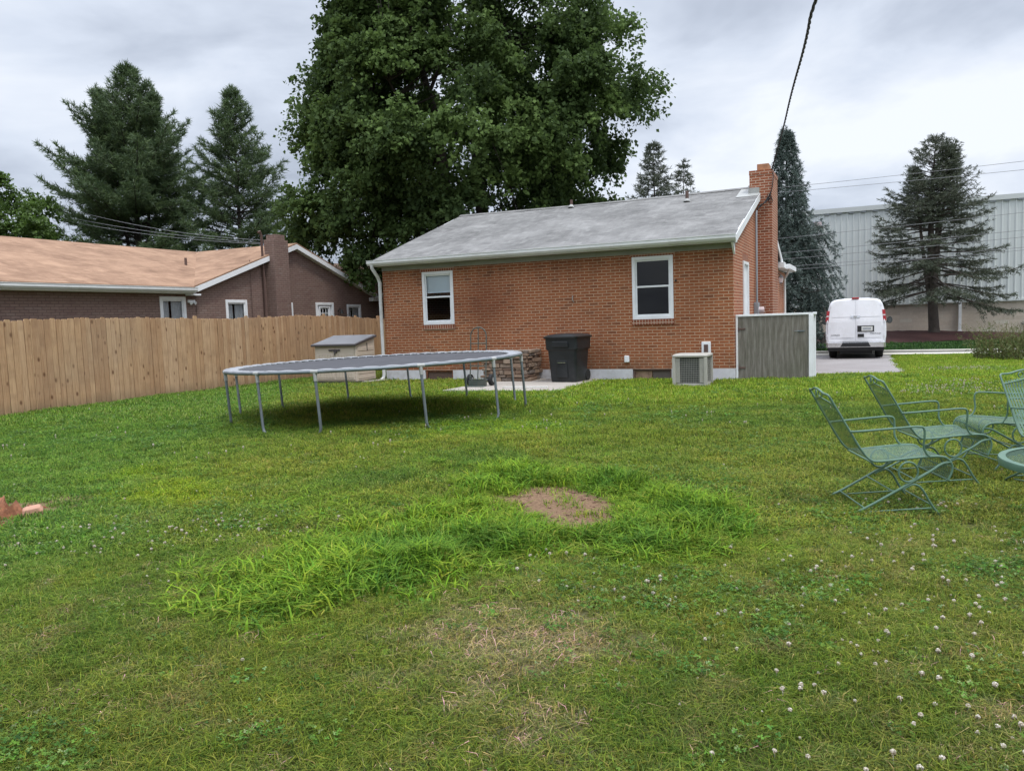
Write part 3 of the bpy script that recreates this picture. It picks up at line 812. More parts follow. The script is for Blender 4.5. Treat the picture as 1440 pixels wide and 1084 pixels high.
# clover flowers
fp, fs_ = [], []
for (y0, y1, dens) in ((1.6, 6, 140), (6, 12, 11), (12, 22, 5)):
    x, y = sample(y0, y1, dens)
    m = np.clip((fbm(x, y, .8, 25)-.52)*4, .015, .45)
    m = np.maximum(m, np.clip((x-.25*y+.2)/1.2, 0, 1)*np.clip((5.0-y)/1.2, 0, 1)*(.25+.9*fbm(x, y, 1.6, 61)))
    m = np.maximum(m*.8, np.clip(1.0-np.hypot((x+2.6)/1.5, (y-6.2)/1.6), 0, .8))
    ok = (R.rand(len(x)) < m) & ~bare(x, y) & (XL(x, y) > -11.5) & (soft(x, y, 'crab') < .3) & (soft(x, y, 'dry') < .4)
    x, y = keep(x, y, ok); fp.append(np.stack([x, y, gz(x, y)-.012], 1))
for key, dens, (xa, xb, ya, yb) in (('cl1', 95, (6, 9.5, 12, 15.6)), ('cl2', 70, (9, 12.5, 16.8, 20))):
    n = int((xb-xa)*(yb-ya)*dens); x = xa+(xb-xa)*R.rand(n); y = ya+(yb-ya)*R.rand(n)
    x, y = keep(x, y, (R.rand(n) < soft(x, y, key, .5)*(.3+.9*fbm(x, y, 1.5, 3)))); fp.append(np.stack([x, y, gz(x, y)-.01], 1))
fp = np.concatenate(fp); s0 = .42+.5*R.rand(len(fp)); s0 *= np.where(fp[:, 1] > 11, .95, 1.0)*np.where(fp[:, 1] < 4.6, .98, 1.0)
scatter('clover_flowers', fp, np.stack([s0, s0, s0*np.where(fp[:, 1] > 9, 1.7, 1.0)], 1), np.ones((len(fp), 3)), R.randint(0, 2, len(fp)), [flower_head('flower_%d' % i, i) for i in range(2)], 'small white clover flowers dotted over the lawn')
# broad leaved weeds
x, y = sample(1.6, 9, 70)
t, crab, dirt, dry = lawn(x, y)
m = np.clip((fbm(x, y, 1.0, 55)-.52)*5, .02, 1)
m = np.maximum(m, np.clip(1-np.hypot((x+1.45)/.6, (y-3.2)/.6), 0, 1)); m = np.maximum(m, np.clip(1-np.hypot((x+2.0)/.7, (y-4.2)/.7), 0, 1))
ok = (R.rand(len(x)) < m*(1-dirt)*(1-crab))
x, y = keep(x, y, ok); s0 = .40+.45*R.rand(len(x))
scatter('broadleaf_weeds', np.stack([x, y, gz(x, y)], 1), np.stack([s0, s0, s0], 1), np.array([.150, .240, .048])*(.7+.6*R.rand(len(x)))[:, None]*(1+(R.rand(len(x), 3)-.5)*.3),
        R.randint(0, 3, len(x)), [weed_tuft('weed_%d' % i, 7+i,   .034+.008*i, .019+.004*i, 160+i) for i in range(3)], 'broad leaved weeds growing low in the lawn')
# clods, pebbles and bits of straw on the bare earth
n = 900; x = -.4+1.5*R.rand(n); y = 4.5+2.6*R.rand(n)
dd_ = np.maximum(soft(x, y, 'dirt', .16), np.maximum(soft(x, y, 'dirt2', .07), soft(x, y, 'dirt3', .07)))
x, y = keep(x, y, R.rand(n) < dd_); s0 = .3+1.1*R.rand(len(x))**3
def clod(name, seed):
    q = random.Random(seed); mb = MB(); mb.sphere((0, 0, .004), .014, 7, 5, (1, .8, .6))
    mb.v = [(a*(.8+.4*q.random()), b*(.8+.4*q.random()), c*(.8+.4*q.random())) for a, b, c in mb.v]
    me = bpy.data.meshes.new(name); me.from_pydata(mb.v, [], mb.f); me.update(); me.materials.append(M['soil']); return bpy.data.objects.new(name, me)
scatter('soil_clods', np.stack([x, y, gz(x, y)], 1), np.stack([s0, s0, s0], 1), np.ones((len(x), 3)), R.randint(0, 3, len(x)), [clod('clod_%d' % i, i) for i in range(3)], 'small crumbs of brown soil on the bare patch')
# deep green verge beyond the lane
n = 2600; xl = -6+22*R.rand(n); yl = 17.75+9*R.rand(n)**1.3
mm = ((xl-3.2)/6.9)**2+((yl-27)/3.9)**2 > 1
xl, yl = xl[mm], yl[mm]
x = C0[0]+xl*XA[0]+yl*DA[0]; y = C0[1]+xl*XA[1]+yl*DA[1]
s0 = 1.6+.6*R.rand(len(x))
scatter('verge_grass', np.stack([x, y, gz(x, y)], 1), np.stack([s0, s0, s0*.8], 1), np.array([.050, .105, .028])*(.7+.6*R.rand(len(x)))[:, None]*np.ones((1, 3)), R.randint(0, 2, len(x)),
        [tuft('verge_%d' % i, 34, .17, .062, .012, .7, 170+i) for i in range(2)], 'dark green mown verge beyond the lane')

#@@HOUSE
# ------------------------------------------------------------------ building helpers
def wall(mb, P, u0, u1, v0, v1, holes=(), reveal=.11):
    us = sorted({u0, u1, *[h[0] for h in holes], *[h[1] for h in holes]}); vs = sorted({v0, v1, *[h[2] for h in holes], *[h[3] for h in holes]})
    for i in range(len(us)-1):
        for j in range(len(vs)-1):
            cu, cv = (us[i]+us[i+1])/2, (vs[j]+vs[j+1])/2
            if any(h[0] < cu < h[1] and h[2] < cv < h[3] for h in holes): continue
            mb.quad(P(us[i], 0, vs[j]), P(us[i+1], 0, vs[j]), P(us[i+1], 0, vs[j+1]), P(us[i], 0, vs[j+1]))
    for a, b, c, d in holes:
        r = reveal
        mb.quad(P(a, 0, c), P(a, r, c), P(a, r, d), P(a, 0, d)); mb.quad(P(b, 0, c), P(b, 0, d), P(b, r, d), P(b, r, c))
        mb.quad(P(a, 0, d), P(a, r, d), P(b, r, d), P(b, 0, d)); mb.quad(P(a, 0, c), P(b, 0, c), P(b, r, c), P(a, r, c))
def pbox(mb, P, u0, u1, d0, d1, v0, v1):
    c = [P(u, d, v) for v in (v0, v1) for d in (d0, d1) for u in (u0, u1)]
    mb.add(c, [(0, 2, 3, 1), (4, 5, 7, 6), (0, 1, 5, 4), (2, 6, 7, 3), (0, 4, 6, 2), (1, 3, 7, 5)])
def ring(mb, P, u0, u1, v0, v1, t, d0, d1):
    pbox(mb, P, u0, u0+t, d0, d1, v0, v1); pbox(mb, P, u1-t, u1, d0, d1, v0, v1)
    pbox(mb, P, u0+t, u1-t, d0, d1, v1-t, v1); pbox(mb, P, u0+t, u1-t, d0, d1, v0, v0+t)
def sash_window(root, P, u0, u1, v0, v1, trim=.075, rail=True, blind=None, curtain=False, muntin=None, behind=True, dback=.5):
    mb = MB(); ring(mb, P, u0+.002, u1-.002, v0+.002, v1-.002, trim, -.012, .06)
    wn = mb.build('window', M['white'], root, bevel=.006)
    vm = v0+(v1-v0)*.52; a, b = u0+trim, u1-trim
    mb = MB()
    if rail:
        ring(mb, P, a+.001, b-.001, vm-.02, v1-trim-.001, .034, .022, .048); ring(mb, P, a+.001, b-.001, v0+trim+.001, vm+.022, .04, .008, .0215)
    else: ring(mb, P, a+.001, b-.001, v0+trim+.001, v1-trim-.001, .035, .012, .045)
    if muntin:
        nx, ny = muntin
        for i in range(1, nx):
            u = a+(b-a)*i/nx; pbox(mb, P, u-.012, u+.012, .014, .03, v0+trim+.03, v1-trim-.03)
        for j in range(1, ny):
            v = v0+trim+(v1-v0-2*trim)*j/ny; pbox(mb, P, a+.035, b-.035, .0305, .034, v-.012, v+.012)
    mb.build('sash', M['white'], wn, bevel=.004)
    mb = MB()
    if rail:
        mb.quad(P(a+.03, .036, vm), P(b-.03, .036, vm), P(b-.03, .036, v1-trim-.03), P(a+.03, .036, v1-trim-.03))
        mb.quad(P(a+.03, .016, v0+trim+.03), P(b-.03, .016, v0+trim+.03), P(b-.03, .016, vm), P(a+.03, .016, vm))
    else: mb.quad(P(a+.03, .033, v0+trim+.03), P(b-.03, .033, v0+trim+.03), P(b-.03, .033, v1-trim-.03), P(a+.03, .033, v1-trim-.03))
    mb.build('pane', M['glass'], wn)
    if blind:
        mb = MB(); v = v1-trim
        while v > blind:
            mb.quad(P(a, .085, v), P(b, .085, v), P(b, .100, v-.034), P(a, .100, v-.034)); v -= .03
        pbox(mb, P, a, b, .078, .108, v-.02, v)
        mb.build('blind', M['blind'], wn)
    if curtain:
        mb = MB(); n = 26; pts = [(a+(b-a)*i/n, .10+.018*math.sin(i*1.9)) for i in range(n+1)]
        for i in range(n):
            if .42 < i/n < .52: continue
            mb.quad(P(pts[i][0], pts[i][1], v0+trim), P(pts[i+1][0], pts[i+1][1], v0+trim), P(pts[i+1][0], pts[i+1][1], v1-trim), P(pts[i][0], pts[i][1], v1-trim))
        mb.build('curtain', M['curtain'], wn)
    return wn
def soldier(root, P, name, u0, u1, v0, v1, proud):
    mb = MB(); pbox(mb, P, u0, u1, -proud, .05, v0, v1); return mb.build(name, M['brick_sold'], root)
def gutter_run(root, P0, P1, out, mat, name='gutter'):
    """K-style gutter swept from P0 to P1; out = unit outward vector"""
    o = Vector(out); prof = [(0, 0), (.075, 0), (.115, .05), (.115, .10), (.125, .115), (.125, .125), (.105, .125), (.10, .05), (.07, .012), (.012, .012), (.012, .125), (0, .125)]
    mb = MB(); secs = [[tuple(Vector(p)+o*a+Vector((0, 0, h))) for a, h in prof] for p in (P0, P1)]
    mb.loft(secs); return mb.build(name, mat, root)

# ------------------------------------------------------------------ the brick house
HL, HD, ZF, ZB, RID = 9.03, 9.52, .26, 2.955, 4.78
OH, OG = .32, .10
ZE = ZB + .135
house = thing('brick_house', 'red brick single storey house with a grey shingle roof and brick chimney', 'house', (C0[0], C0[1], 0), -YAW)
PB = lambda u, d, v: (u, d, v)                 # back wall
PG = lambda u, d, v: (-d, u, v)                # right gable wall
W1 = (-7.83, -6.92, 1.43, 2.79); W2 = (-2.265, -1.315, 1.393, 2.818)
B1 = (-7.84, -7.02, -.06, ZF); B2 = (-2.29, -1.385, -.10, ZF)
mb = MB(); wall(mb, PB, -HL, 0, ZF, ZB, [W1, W2])
mb.build('wall', M['brick'], house)
GD = (1.42, 2.28, .55, 2.68); GD2 = (8.15, 9.05, .3, 2.42)
mb = MB(); wall(mb, PG, 0, HD, ZF, ZB, [GD, GD2])
mb.quad((0, 0, ZB), (0, HD, ZB), (0, HD/2, RID-.12))
mb.quad((-HL, 0, ZF), (-HL, HD, ZF), (-HL, HD, ZB), (-HL, HD/2, RID-.12), (-HL, 0, ZB))
mb.quad((-HL, HD, ZF), (0, HD, ZF), (0, HD, ZB), (-HL, HD, ZB))
mb.build('gable_wall', M['brick_gable'], house)
mb = MB(); wall(mb, lambda u, d, v: (u, d-.012, v), -HL-.012, .012, -.6, ZF, [B1, B2], .16)
mb.quad((.012, -.012, -.6), (.012, HD, -.6), (.012, HD, ZF), (.012, -.012, ZF)); mb.quad((-HL-.012, -.012, -.6), (-HL-.012, HD, -.6), (-HL-.012, HD, ZF), (-HL-.012, -.012, ZF))
mb.build('foundation', M['found'], house)
mb = MB(); mb.box(-HL+.01, -.01, .3, HD-.01, .30, .34); mb.box(-HL+.01, -.01, .012, HD-.01, ZB-.02, ZB+.03); mb.box(-5.0, -4.95, .3, HD-.01, .341, ZB-.021); mb.box(-HL+.3, -.3, 3.6, 3.65, .341, ZB-.021)
mb.build('interior', M['dark'], house)
for (a, b, c, d), bl in ((W1, 2.28), (W2, None)):
    sash_window(house, PB, a, b, c, d, blind=bl)
    soldier(house, PB, 'lintel', a-.04, b+.04, d+.003, min(d+.17, ZE-.216), .004)
    soldier(house, PB, 'sill', a-.01, b+.01, c-.115, c-.003, .035)
for k, (a, b, c, d) in enumerate((B1, B2)):
    mb = MB(); ring(mb, lambda u, dd, v: (u, dd-.012, v), a+.002, b-.002, c+.002, d-.002, .045, .03, .085)
    bw = mb.build('basement_window', M['dirtwood'] if k == 0 else M['pipe'], house, bevel=.004)
    mb = MB()
    if k == 0: mb.box(a+.05, b-.05, .06, .075, c+.045, d-.045); mb.build('screen', paint('rusty_screen', (.13, .085, .065), .8, .3, 20), bw)
    else:
        mb.box(a+.05, a+.44, .055, .075, c+.045, d-.045); mb.build('shutter_board', paint('peeling_board', (.33, .22, .15), .9, .3, 9, (.10, .05, .03), .8), bw)
        mb = MB(); mb.box(a+.46, b-.05, .05, .07, c+.045, d-.045); mb.build('slate_panel', paint('slate_panel', (.12, .10, .085), .85, .2, 6), bw)
# side doors in the gable wall (white frames seen edge on)
for k, (a, b, c, d) in enumerate((GD, GD2)):
    mb = MB(); ring(mb, PG, a+.002, b-.002, c+.002, d-.002, .07, -.03, .07)
    dr = mb.build('door', M['white'], house, bevel=.006)
    mb = MB(); pbox(mb, PG, a+.073, b-.073, .02, .06, c+.073, d-.073); mb.build('door_leaf', M['white'], dr)
    if k == 0: soldier(house, PG, 'lintel', a-.04, b+.04, d+.003, d+.17, .004)
# roof slabs
def slope_z(y): return ZE + (RID-ZE)*(y+OH)/(HD/2+OH)
mb = MB(); th = .05
for sgn in (0, 1):
    f = (lambda y: y) if not sgn else (lambda y: HD-y)
    a = [(-HL-OG, f(-OH), ZE), (OG, f(-OH), ZE), (OG, HD/2, RID), (-HL-OG, HD/2, RID)]
    nx = 24; ny = 6; vs = []; fs = []
    for j in range(ny+1):
        for i in range(nx+1):
            u = i/nx; t = j/ny
            z = ZE+(RID-ZE)*t - .035*math.sin(PI*u)*t + .008*math.sin(u*23+t*5)*(1 if 0 < j < ny else .3)
            vs.append((-HL-OG+(HL+2*OG)*u, f(-OH+(HD/2+OH)*t), z+th))
    fs = [(j*(nx+1)+i, j*(nx+1)+i+1, (j+1)*(nx+1)+i+1, (j+1)*(nx+1)+i) for j in range(ny) for i in range(nx)]
    mb.add(vs, fs)
    mb.quad(a[0], a[1], a[2], a[3])
    for x in (-HL-OG, OG): mb.quad((x, f(-OH), ZE), (x, HD/2, RID), (x, HD/2, RID+th), (x, f(-OH), ZE+th))
    mb.quad((-HL-OG, f(-OH), ZE), (OG, f(-OH), ZE), (OG, f(-OH), ZE+th), (-HL-OG, f(-OH), ZE+th))
roof = mb.build('roof', M['roof_grey'], house)
mb = MB()
secs = []
for i in range(25):
    u = i/24; zz = RID+th - .035*math.sin(PI*u); x = -HL-OG+(HL+2*OG)*u
    secs.append([(x, HD/2-.15, zz-.035), (x, HD/2, zz+.03), (x, HD/2+.15, zz-.035), (x, HD/2, zz-.05)])
mb.loft(secs); mb.build('ridge_cap', M['roof_grey'], roof)
mb = MB(); mb.box(-HL-OG, OG, -OH+.004, .012, ZE-.105, ZE-.08); mb.build('soffit', M['soffit'], roof)
mb = MB(); mb.box(-HL-OG, OG, -OH-.016, -OH+.003, ZE-.105, ZE+.0); mb.build('fascia', M['gutter'], roof)
mb = MB(); mb.box(-HL+.0, -.001, -.022, -.001, ZE-.215, ZE-.106); mb.build('frieze_board', M['soffit'], roof)
# rake boards on both gables
for x0, x1 in ((OG-.02, OG+.012), (-HL-OG-.012, -HL-OG+.02)):
    mb = MB()
    for s in (0, 1):
        f = (lambda y: y) if not s else (lambda y: HD-y)
        mb.prism([(x0, f(-OH), ZE-.13), (x0, f(-OH), ZE+.045), (x0, HD/2, RID+.045), (x0, HD/2, RID-.13)], (x1-x0, 0, 0))
    mb.build('rake_board', M['white'], roof)
mb = MB(); mb.prism([(.004, -.02, ZB+.02), (.004, -OH, ZB+.02), (.004, -.02, ZB-.22)], (.04, 0, 0)); mb.build('cornice_return', M['white'], roof)
gutter_run(roof, (-HL-OG-.08, -OH-.017, ZE-.075), (OG+.02, -OH-.017, ZE-.075), (0, -1, 0), M['gutter'])
# downspout at the left corner
mb = MB(); xd = -HL-.055
mb.tube([(xd, -OH-.08, ZE-.05), (xd, -OH-.07, ZE-.14), (xd+.01, -.16, ZE-.36), (xd+.01, -.075, ZE-.50), (xd+.01, -.075, .16), (xd+.0, -.10, .06), (xd-.02, -.24, .0)], .045, 8)
mb.build('downspout', M['gutter'], house, True)
# chimney
mb = MB(); mb.box(-.16, .40, 3.92, 5.30, 4.3, 5.12); mb.box(-.168, .408, 3.912, 5.308, 5.02, 5.13); mb.box(.003, .40, 3.92, 5.30, -.4, 4.3)
ch = mb.build('chimney', M['brick_chim'], house)
mb = MB(); mb.box(-.02, .28, 4.35, 4.85, 5.13, 5.36); mb.build('flue', M['flue'], ch, bevel=.01)
mb = MB(); mb.box(-.185, -.1605, 3.88, 5.34, slope_z(3.9)-.02, slope_z(3.9)+.26); mb.box(-.16, .09, 3.885, 3.919, slope_z(3.9)+.0, slope_z(3.9)+.20)
mb.quad((-.46, 3.55, slope_z(3.55)+.062), (.10, 3.55, slope_z(3.55)+.062), (.10, 4.55, slope_z(4.55)+.062), (-.46, 4.55, slope_z(4.55)+.062))
mb.build('flashing', M['lead'], ch)
# plumbing vent with its collar on the roof slope, a second one near the ridge
for x, y, h, rr in ((-1.75, 3.75, .26, .045), (-5.3, 4.5, .20, .04)):
    z = slope_z(y)+th
    mb = MB(); mb.cyl((x, y, z-.05), (x, y, z+h), rr, n=12); v = mb.build('roof_vent', M['pipe'], roof, True)
    mb = MB(); mb.cyl((x, y-.02, z-.03), (x, y, z+.05), .10, .05, 12); mb.build('collar', M['lead'], v)
# electric meter and its conduit, wall lantern, outlet cover, disconnect box, hook
mb = MB(); mb.box(.004, .115, 3.30, 3.62, 1.28, 1.72); mt = mb.build('electric_meter', M['grey_metal'], house, bevel=.012)
mb = MB(); mb.cyl((.115, 3.46, 1.52), (.24, 3.46, 1.52), .085, .08, 18); mb.build('meter_glass', M['lampw'], mt, True)
mb = MB(); mb.tube([(.06, 3.46, 1.72), (.06, 3.46, 3.9), (.06, 3.52, 4.05)], .028, 8); mb.tube([(.05, 3.38, 1.28), (.05, 3.38, .2)], .025, 8); mb.build('conduit', M['grey_metal'], house, True)
mb = MB(); mb.tube([(.0, 8.7-.05, 2.62), (.10, 8.65, 2.66), (.16, 8.65, 2.60)], .012, 6); lt = mb.build('wall_lantern', M['copper'], house)
mb = MB(); mb.cyl((.16, 8.65, 2.36), (.16, 8.65, 2.52), .045, .085, 6); mb.build('lantern_glass', M['lampw'], lt); 
mb = MB(); mb.cyl((.16, 8.65, 2.521), (.16, 8.65, 2.61), .10, .01, 6); mb.build('lantern_cap', M['copper'], lt)
mb = MB(); mb.cyl((.16, 8.65, 2.33), (.16, 8.65, 2.359), .02, .05, 6); mb.build('lantern_base', M['copper'], lt)
mb = MB(); mb.box(-2.475, -2.36, -.055, -.003, .42, .57); mb.build('outlet_cover', M['white'], house, bevel=.012)
mb = MB(); mb.box(-.70, -.50, -.05, -.003, .52, .86); db = mb.build('disconnect_box', M['white'], house, bevel=.01)
mb = MB(); mb.box(-.645, -.555, -.062, -.0505, .63, .80); mb.build('label_plate', M['pipe'], db)
mb = MB(); mb.tube([(-.60, -.03, .52), (-.60, -.05, .42), (-.62, -.25, .30), (-.62, -1.0, .22)], .018, 6); mb.build('whip_cable', M['blackp'], db, True)
mb = MB(); mb.tube([(-3.706, -.002, 2.0), (-3.706, -.05, 2.0), (-3.70, -.06, 1.9), (-3.69, -.02, 1.86)], .012, 6); mb.build('wall_hook', M['lead'], house, True)
mb = MB(); mb.tube([(-1.25, -.002, 2.24), (-1.25, -.05, 2.25), (-1.25, -.07, 2.22)], .018, 6); mb.build('cable_clamp', M['copper'], house, True)
# front porch wing seen past the gable
mb = MB(); mb.quad((-.02, HD, .2), (-.02, 12.0, .2), (-.02, 12.0, 2.80), (-.02, HD, 2.80)); mb.quad((-3, 12.0, .2), (-.02, 12.0, .2), (-.02, 12.0, 2.8), (-3, 12.0, 2.8)); mb.build('porch_wall', M['brick_gable'], house)
mb = MB(); mb.box(-3.2, .34, HD+.34, 12.25, 2.84, 3.0); mb.box(.0, .20, HD-.2, HD+.339, 2.86, 3.05); mb.build('porch_roof', M['white'], house, bevel=.01)
mb = MB(); mb.tube([(.30, HD+.6, 2.84), (.25, HD+.62, 2.74), (.05, HD+1.6, 2.58), (.05, HD+1.6, -.3)], .04, 8); mb.build('downspout', M['gutter'], house, True)
mb = MB(); xw, yw = W(-7.05, .09)[0], W(-7.05, .09)[1]
o = thing('window_ornament', 'small white lantern ornament standing inside the brick house window with the blind', 'ornament', (xw, yw, 1.51), -YAW)
mb.box(-.035, .035, -.02, .02, 0, .10); mb.build('base', M['white'], o, bevel=.006)
mb = MB(); mb.cyl((0, 0, .10), (0, 0, .19), .045, .006, 4); mb.build('cap', M['white'], o)

# ------------------------------------------------------------------ things against the house
# concrete patio slab
mb = MB(); mb.prism([(-5.66, -3.02, -.06), (-3.06, -2.93, -.06), (-3.04, -.02, -.06), (-5.52, -.02, -.06)], (0, 0, .10))
po = mb.build('patio_slab', M['conc'], None, bevel=.012); po.location = (C0[0], C0[1], 0); po.rotation_euler = (0, 0, -YAW); tag(po, kind='structure')
PZ = .04
# air conditioner
x, y = W(-.62, -1.42)
t = thing('air_conditioner', 'beige outdoor air conditioner unit with louvred sides by the brick wall', 'air conditioner', (x, y, .0), -YAW)
mb = MB(); mb.box(-.38, .38, -.38, .38, -.10, .03); mb.build('base_pad', M['conc'], t, bevel=.01)
mb = MB(); mb.box(-.30, .30, -.30, .30, .05, .64); mb.build('coil', M['ac_in'], t)
mb = MB()
for sx in (-1, 1):
    for sy in (-1, 1): mb.box(sx*.345-.035, sx*.345+.035, sy*.345-.035, sy*.345+.035, .045, .655)
mb.box(-.355, .355, -.355, .355, .031, .09); mb.build('corner_posts', M['ac'], t, bevel=.01)
mb = MB(); secs = [rrect(.76, .76, .06, .655), rrect(.78, .78, .07, .672), rrect(.78, .78, .07, .70), rrect(.70, .70, .06, .725)]; mb.loft(secs); mb.build('lid', M['ac'], t)
mb = MB()
for k in range(11):
    z = .12+.048*k
    for q in range(4):
        Mq = Matrix.Rotation(q*PI/2, 4, 'Z'); mb.box(-.31, .31, -.353, -.346, z, z+.006, Mq)
for k in range(17):
    u = -.30+.0375*k
    for q in range(4): mb.box(u, u+.004, -.345, -.341, .09, .655, Matrix.Rotation(q*PI/2, 4, 'Z'))
mb.build('wire_grille', M['ac'], t)
for q in range(4):
    Mq = Matrix.Rotation(q*PI/2, 4, 'Z')
    for sx in (-1, 1):
        mb = MB()
        for k in range(13): mb.box(sx*.262-.048, sx*.262+.048, -.362, -.354, .11+.041*k, .135+.041*k, Mq)
        mb.box(sx*.262-.05, sx*.262+.05, -.353, -.345, .10, .64, Mq)
        mb.build('louvre_panel', M['ac'], t)
t.scale = (.92, .92, .93)
# rubbish bin, turned a little to the left
x, y = W(-3.60, -.72)
t = thing('trash_bin', 'tall black wheeled plastic rubbish bin with a closed lid on the patio', 'trash bin', (x, y, PZ), -YAW+math.radians(-6))
mb = MB()
mb.loft([rrect(.64, .60, .07, 0), rrect(.655, .62, .07, .10), rrect(.72, .70, .08, .62), rrect(.735, .72, .08, .72), rrect(.79, .79, .08, .745), rrect(.81, .82, .08, .94), rrect(.81, .82, .08, 1.0)])
body = mb.build('body', M['bin'], t, True, bevel=.01)
mb = MB(); secs = [rrect(.85, .88, .08, .995), rrect(.87, .90, .09, 1.01), rrect(.87, .90, .09, 1.035), rrect(.70, .80, .10, 1.075), rrect(.45, .5, .10, 1.095)]; mb.loft(secs); mb.build('lid', M['bin'], t, True)
mb = MB(); mb.box(-.20, .20, -.435, -.395, .80, .93); mb.build('grip', M['bin'], body, bevel=.012)
mb = MB(); mb.box(-.135, .135, -.345, -.322, .10, .50); mb.build('moulded_panel', M['bin'], body, bevel=.012)
mb = MB(); mb.box(-.10, .10, -.372, -.352, .44, .455); mb.build('lift_bar', M['chrome'], body)
for sx in (-1, 1):
    mb = MB(); mb.cyl((sx*.27, .33, .13), (sx*.34, .33, .13), .13, n=20); mb.build('wheel', M['rubber'], t, True, bevel=.01)
mb = MB(); mb.tube([(-.24, .42, .98), (-.24, .50, 1.0), (.24, .50, 1.0), (.24, .42, .98)], .018, 8); mb.build('handle', M['bin'], t, True)
# stacked stones
x, y = W(-5.16, -.46)
t = thing('stone_stack', 'square stack of rough brown stone slabs against the foundation', 'stone stack', (x, y, PZ), -YAW)
rr = random.Random(5); mb = MB(); z = 0
while z < .66:
    h = rr.uniform(.06, .11)
    for face in range(4):
        u = -.58
        while u < .55:
            l = rr.uniform(.12, .34); l = min(l, .585-u)
            jj = rr.uniform(-.025, .03)
            Mf = [Matrix.Identity(4), Matrix.Rotation(PI/2, 4, 'Z'), Matrix.Rotation(PI, 4, 'Z'), Matrix.Rotation(-PI/2, 4, 'Z')][face]
            half = .36 if face % 2 == 0 else .60
            if face % 2 and (u < -.34 or u > .28): u += l; continue
            mb.var = rr.random()
            e = lambda: rr.uniform(-.008, .008)
            u1, yf = u+l-.012, -half-jj
            vs = [(u+e(), yf+e(), z+e()), (u1+e(), yf+e(), z+e()), (u1+e(), yf+.20, z), (u+e(), yf+.20, z), (u+e(), yf+e(), z+h-.012+e()), (u1+e(), yf+e(), z+h-.012+e()), (u1, yf+.20, z+h-.012), (u, yf+.20, z+h-.012)]
            mb.add([Mf @ Vector(p) for p in vs], [(0, 3, 2, 1), (4, 5, 6, 7), (0, 1, 5, 4), (1, 2, 6, 5), (2, 3, 7, 6), (3, 0, 4, 7)])
            u += l
    z += h
sm, nt, b = mk('stacked_stone', .95, .2)
vv = N(nt, 'ShaderNodeAttribute', attribute_name='var').outputs['Fac']
c = ramp(nt, vv, [(0, (.12, .075, .055)), (.4, (.23, .155, .11)), (.75, (.30, .22, .16)), (1, (.20, .17, .15))])
nn = noise(nt, coord(nt), 16, 6, .7); c = mix(nt, ramp(nt, nn, [(.4, 0.0), (.7, .6)]), c, (.09, .065, .05)); setc(nt, b, c); bump(nt, b, nn, .6, .012)
mb.build('stones', sm, t, bevel=.012)
mb = MB(); mb.box(-.50, .50, -.27, .27, 0, z-.03); mb.build('core', M['stone'], t)
# hand truck standing on the patio
x, y = W(-5.28, -1.98)
t = thing('hand_truck', 'old metal hand truck with an arched handle standing on the patio', 'hand truck', (x, y, PZ), -YAW+.05)
mb = MB(); hw = .19
arch = [(-hw, -.10, .02), (-hw, -.04, .35), (-hw, .02, .75), (-hw, .05, 1.12)] + [(-hw*math.cos(a), .05+.008*math.sin(a), 1.12+hw*math.sin(a)) for a in np.linspace(.25, PI-.25, 9)] + [(hw, .05, 1.12), (hw, .02, .75), (hw, -.04, .35), (hw, -.10, .02)]
mb.tube(arch, .014, 8)
mb.tube([(0, -.09, .10), (0, -.02, .5), (0, .055, 1.31)], .012, 8); fr = mb.build('frame', M['truck'], t, True)
for z0, y0 in ((.15, -.09), (.45, -.035), (.95, .04)):
    mb = MB(); mb.tube([(-hw, y0, z0), (hw, y0, z0)], .011, 6); mb.build('crossbar', M['truck'], fr, True)
mb = MB(); mb.box(-.22, .22, -.30, -.09, .0, .012); mb.box(-.22, .22, -.10, -.088, .012, .13); mb.build('toe_plate', M['truck'], t)
mb = MB(); mb.tube([(-.26, .09, .13), (.26, .09, .13)], .012, 8); mb.tube([(-hw, -.06, .24), (-.2, .09, .13)], .010, 6); mb.tube([(hw, -.06, .24), (.2, .09, .13)], .010, 6); mb.build('axle', M['galv'], t, True)
for s in (-1, 1):
    mb = MB(); mb.loft([[(s*xx, .09+r*math.cos(2*PI*k/20), .13+r*math.sin(2*PI*k/20)) for k in range(20)] for xx, r in ((.215, .09), (.225, .122), (.25, .13), (.275, .13), (.30, .122), (.31, .09))])
    wv = mb.build('wheel', M['rubber'], t, True)
    mb = MB(); mb.cyl((s*.205, .09, .13), (s*.318, .09, .13), .055, n=14); mb.build('rim', M['lead'], wv, True)
# thin pale stick lying on the slab
x, y = W(-3.95, -2.35)
mb = MB(); mb.box(-.55, .45, -.025, .02, .0, .022); o = mb.build('wooden_lath', M['plate'], None, bevel=.004); o.location = (x, y, PZ+.002); o.rotation_euler = (0, 0, -YAW+.12)
tag(o, 'thin pale wooden lath lying on the concrete patio', 'lath')
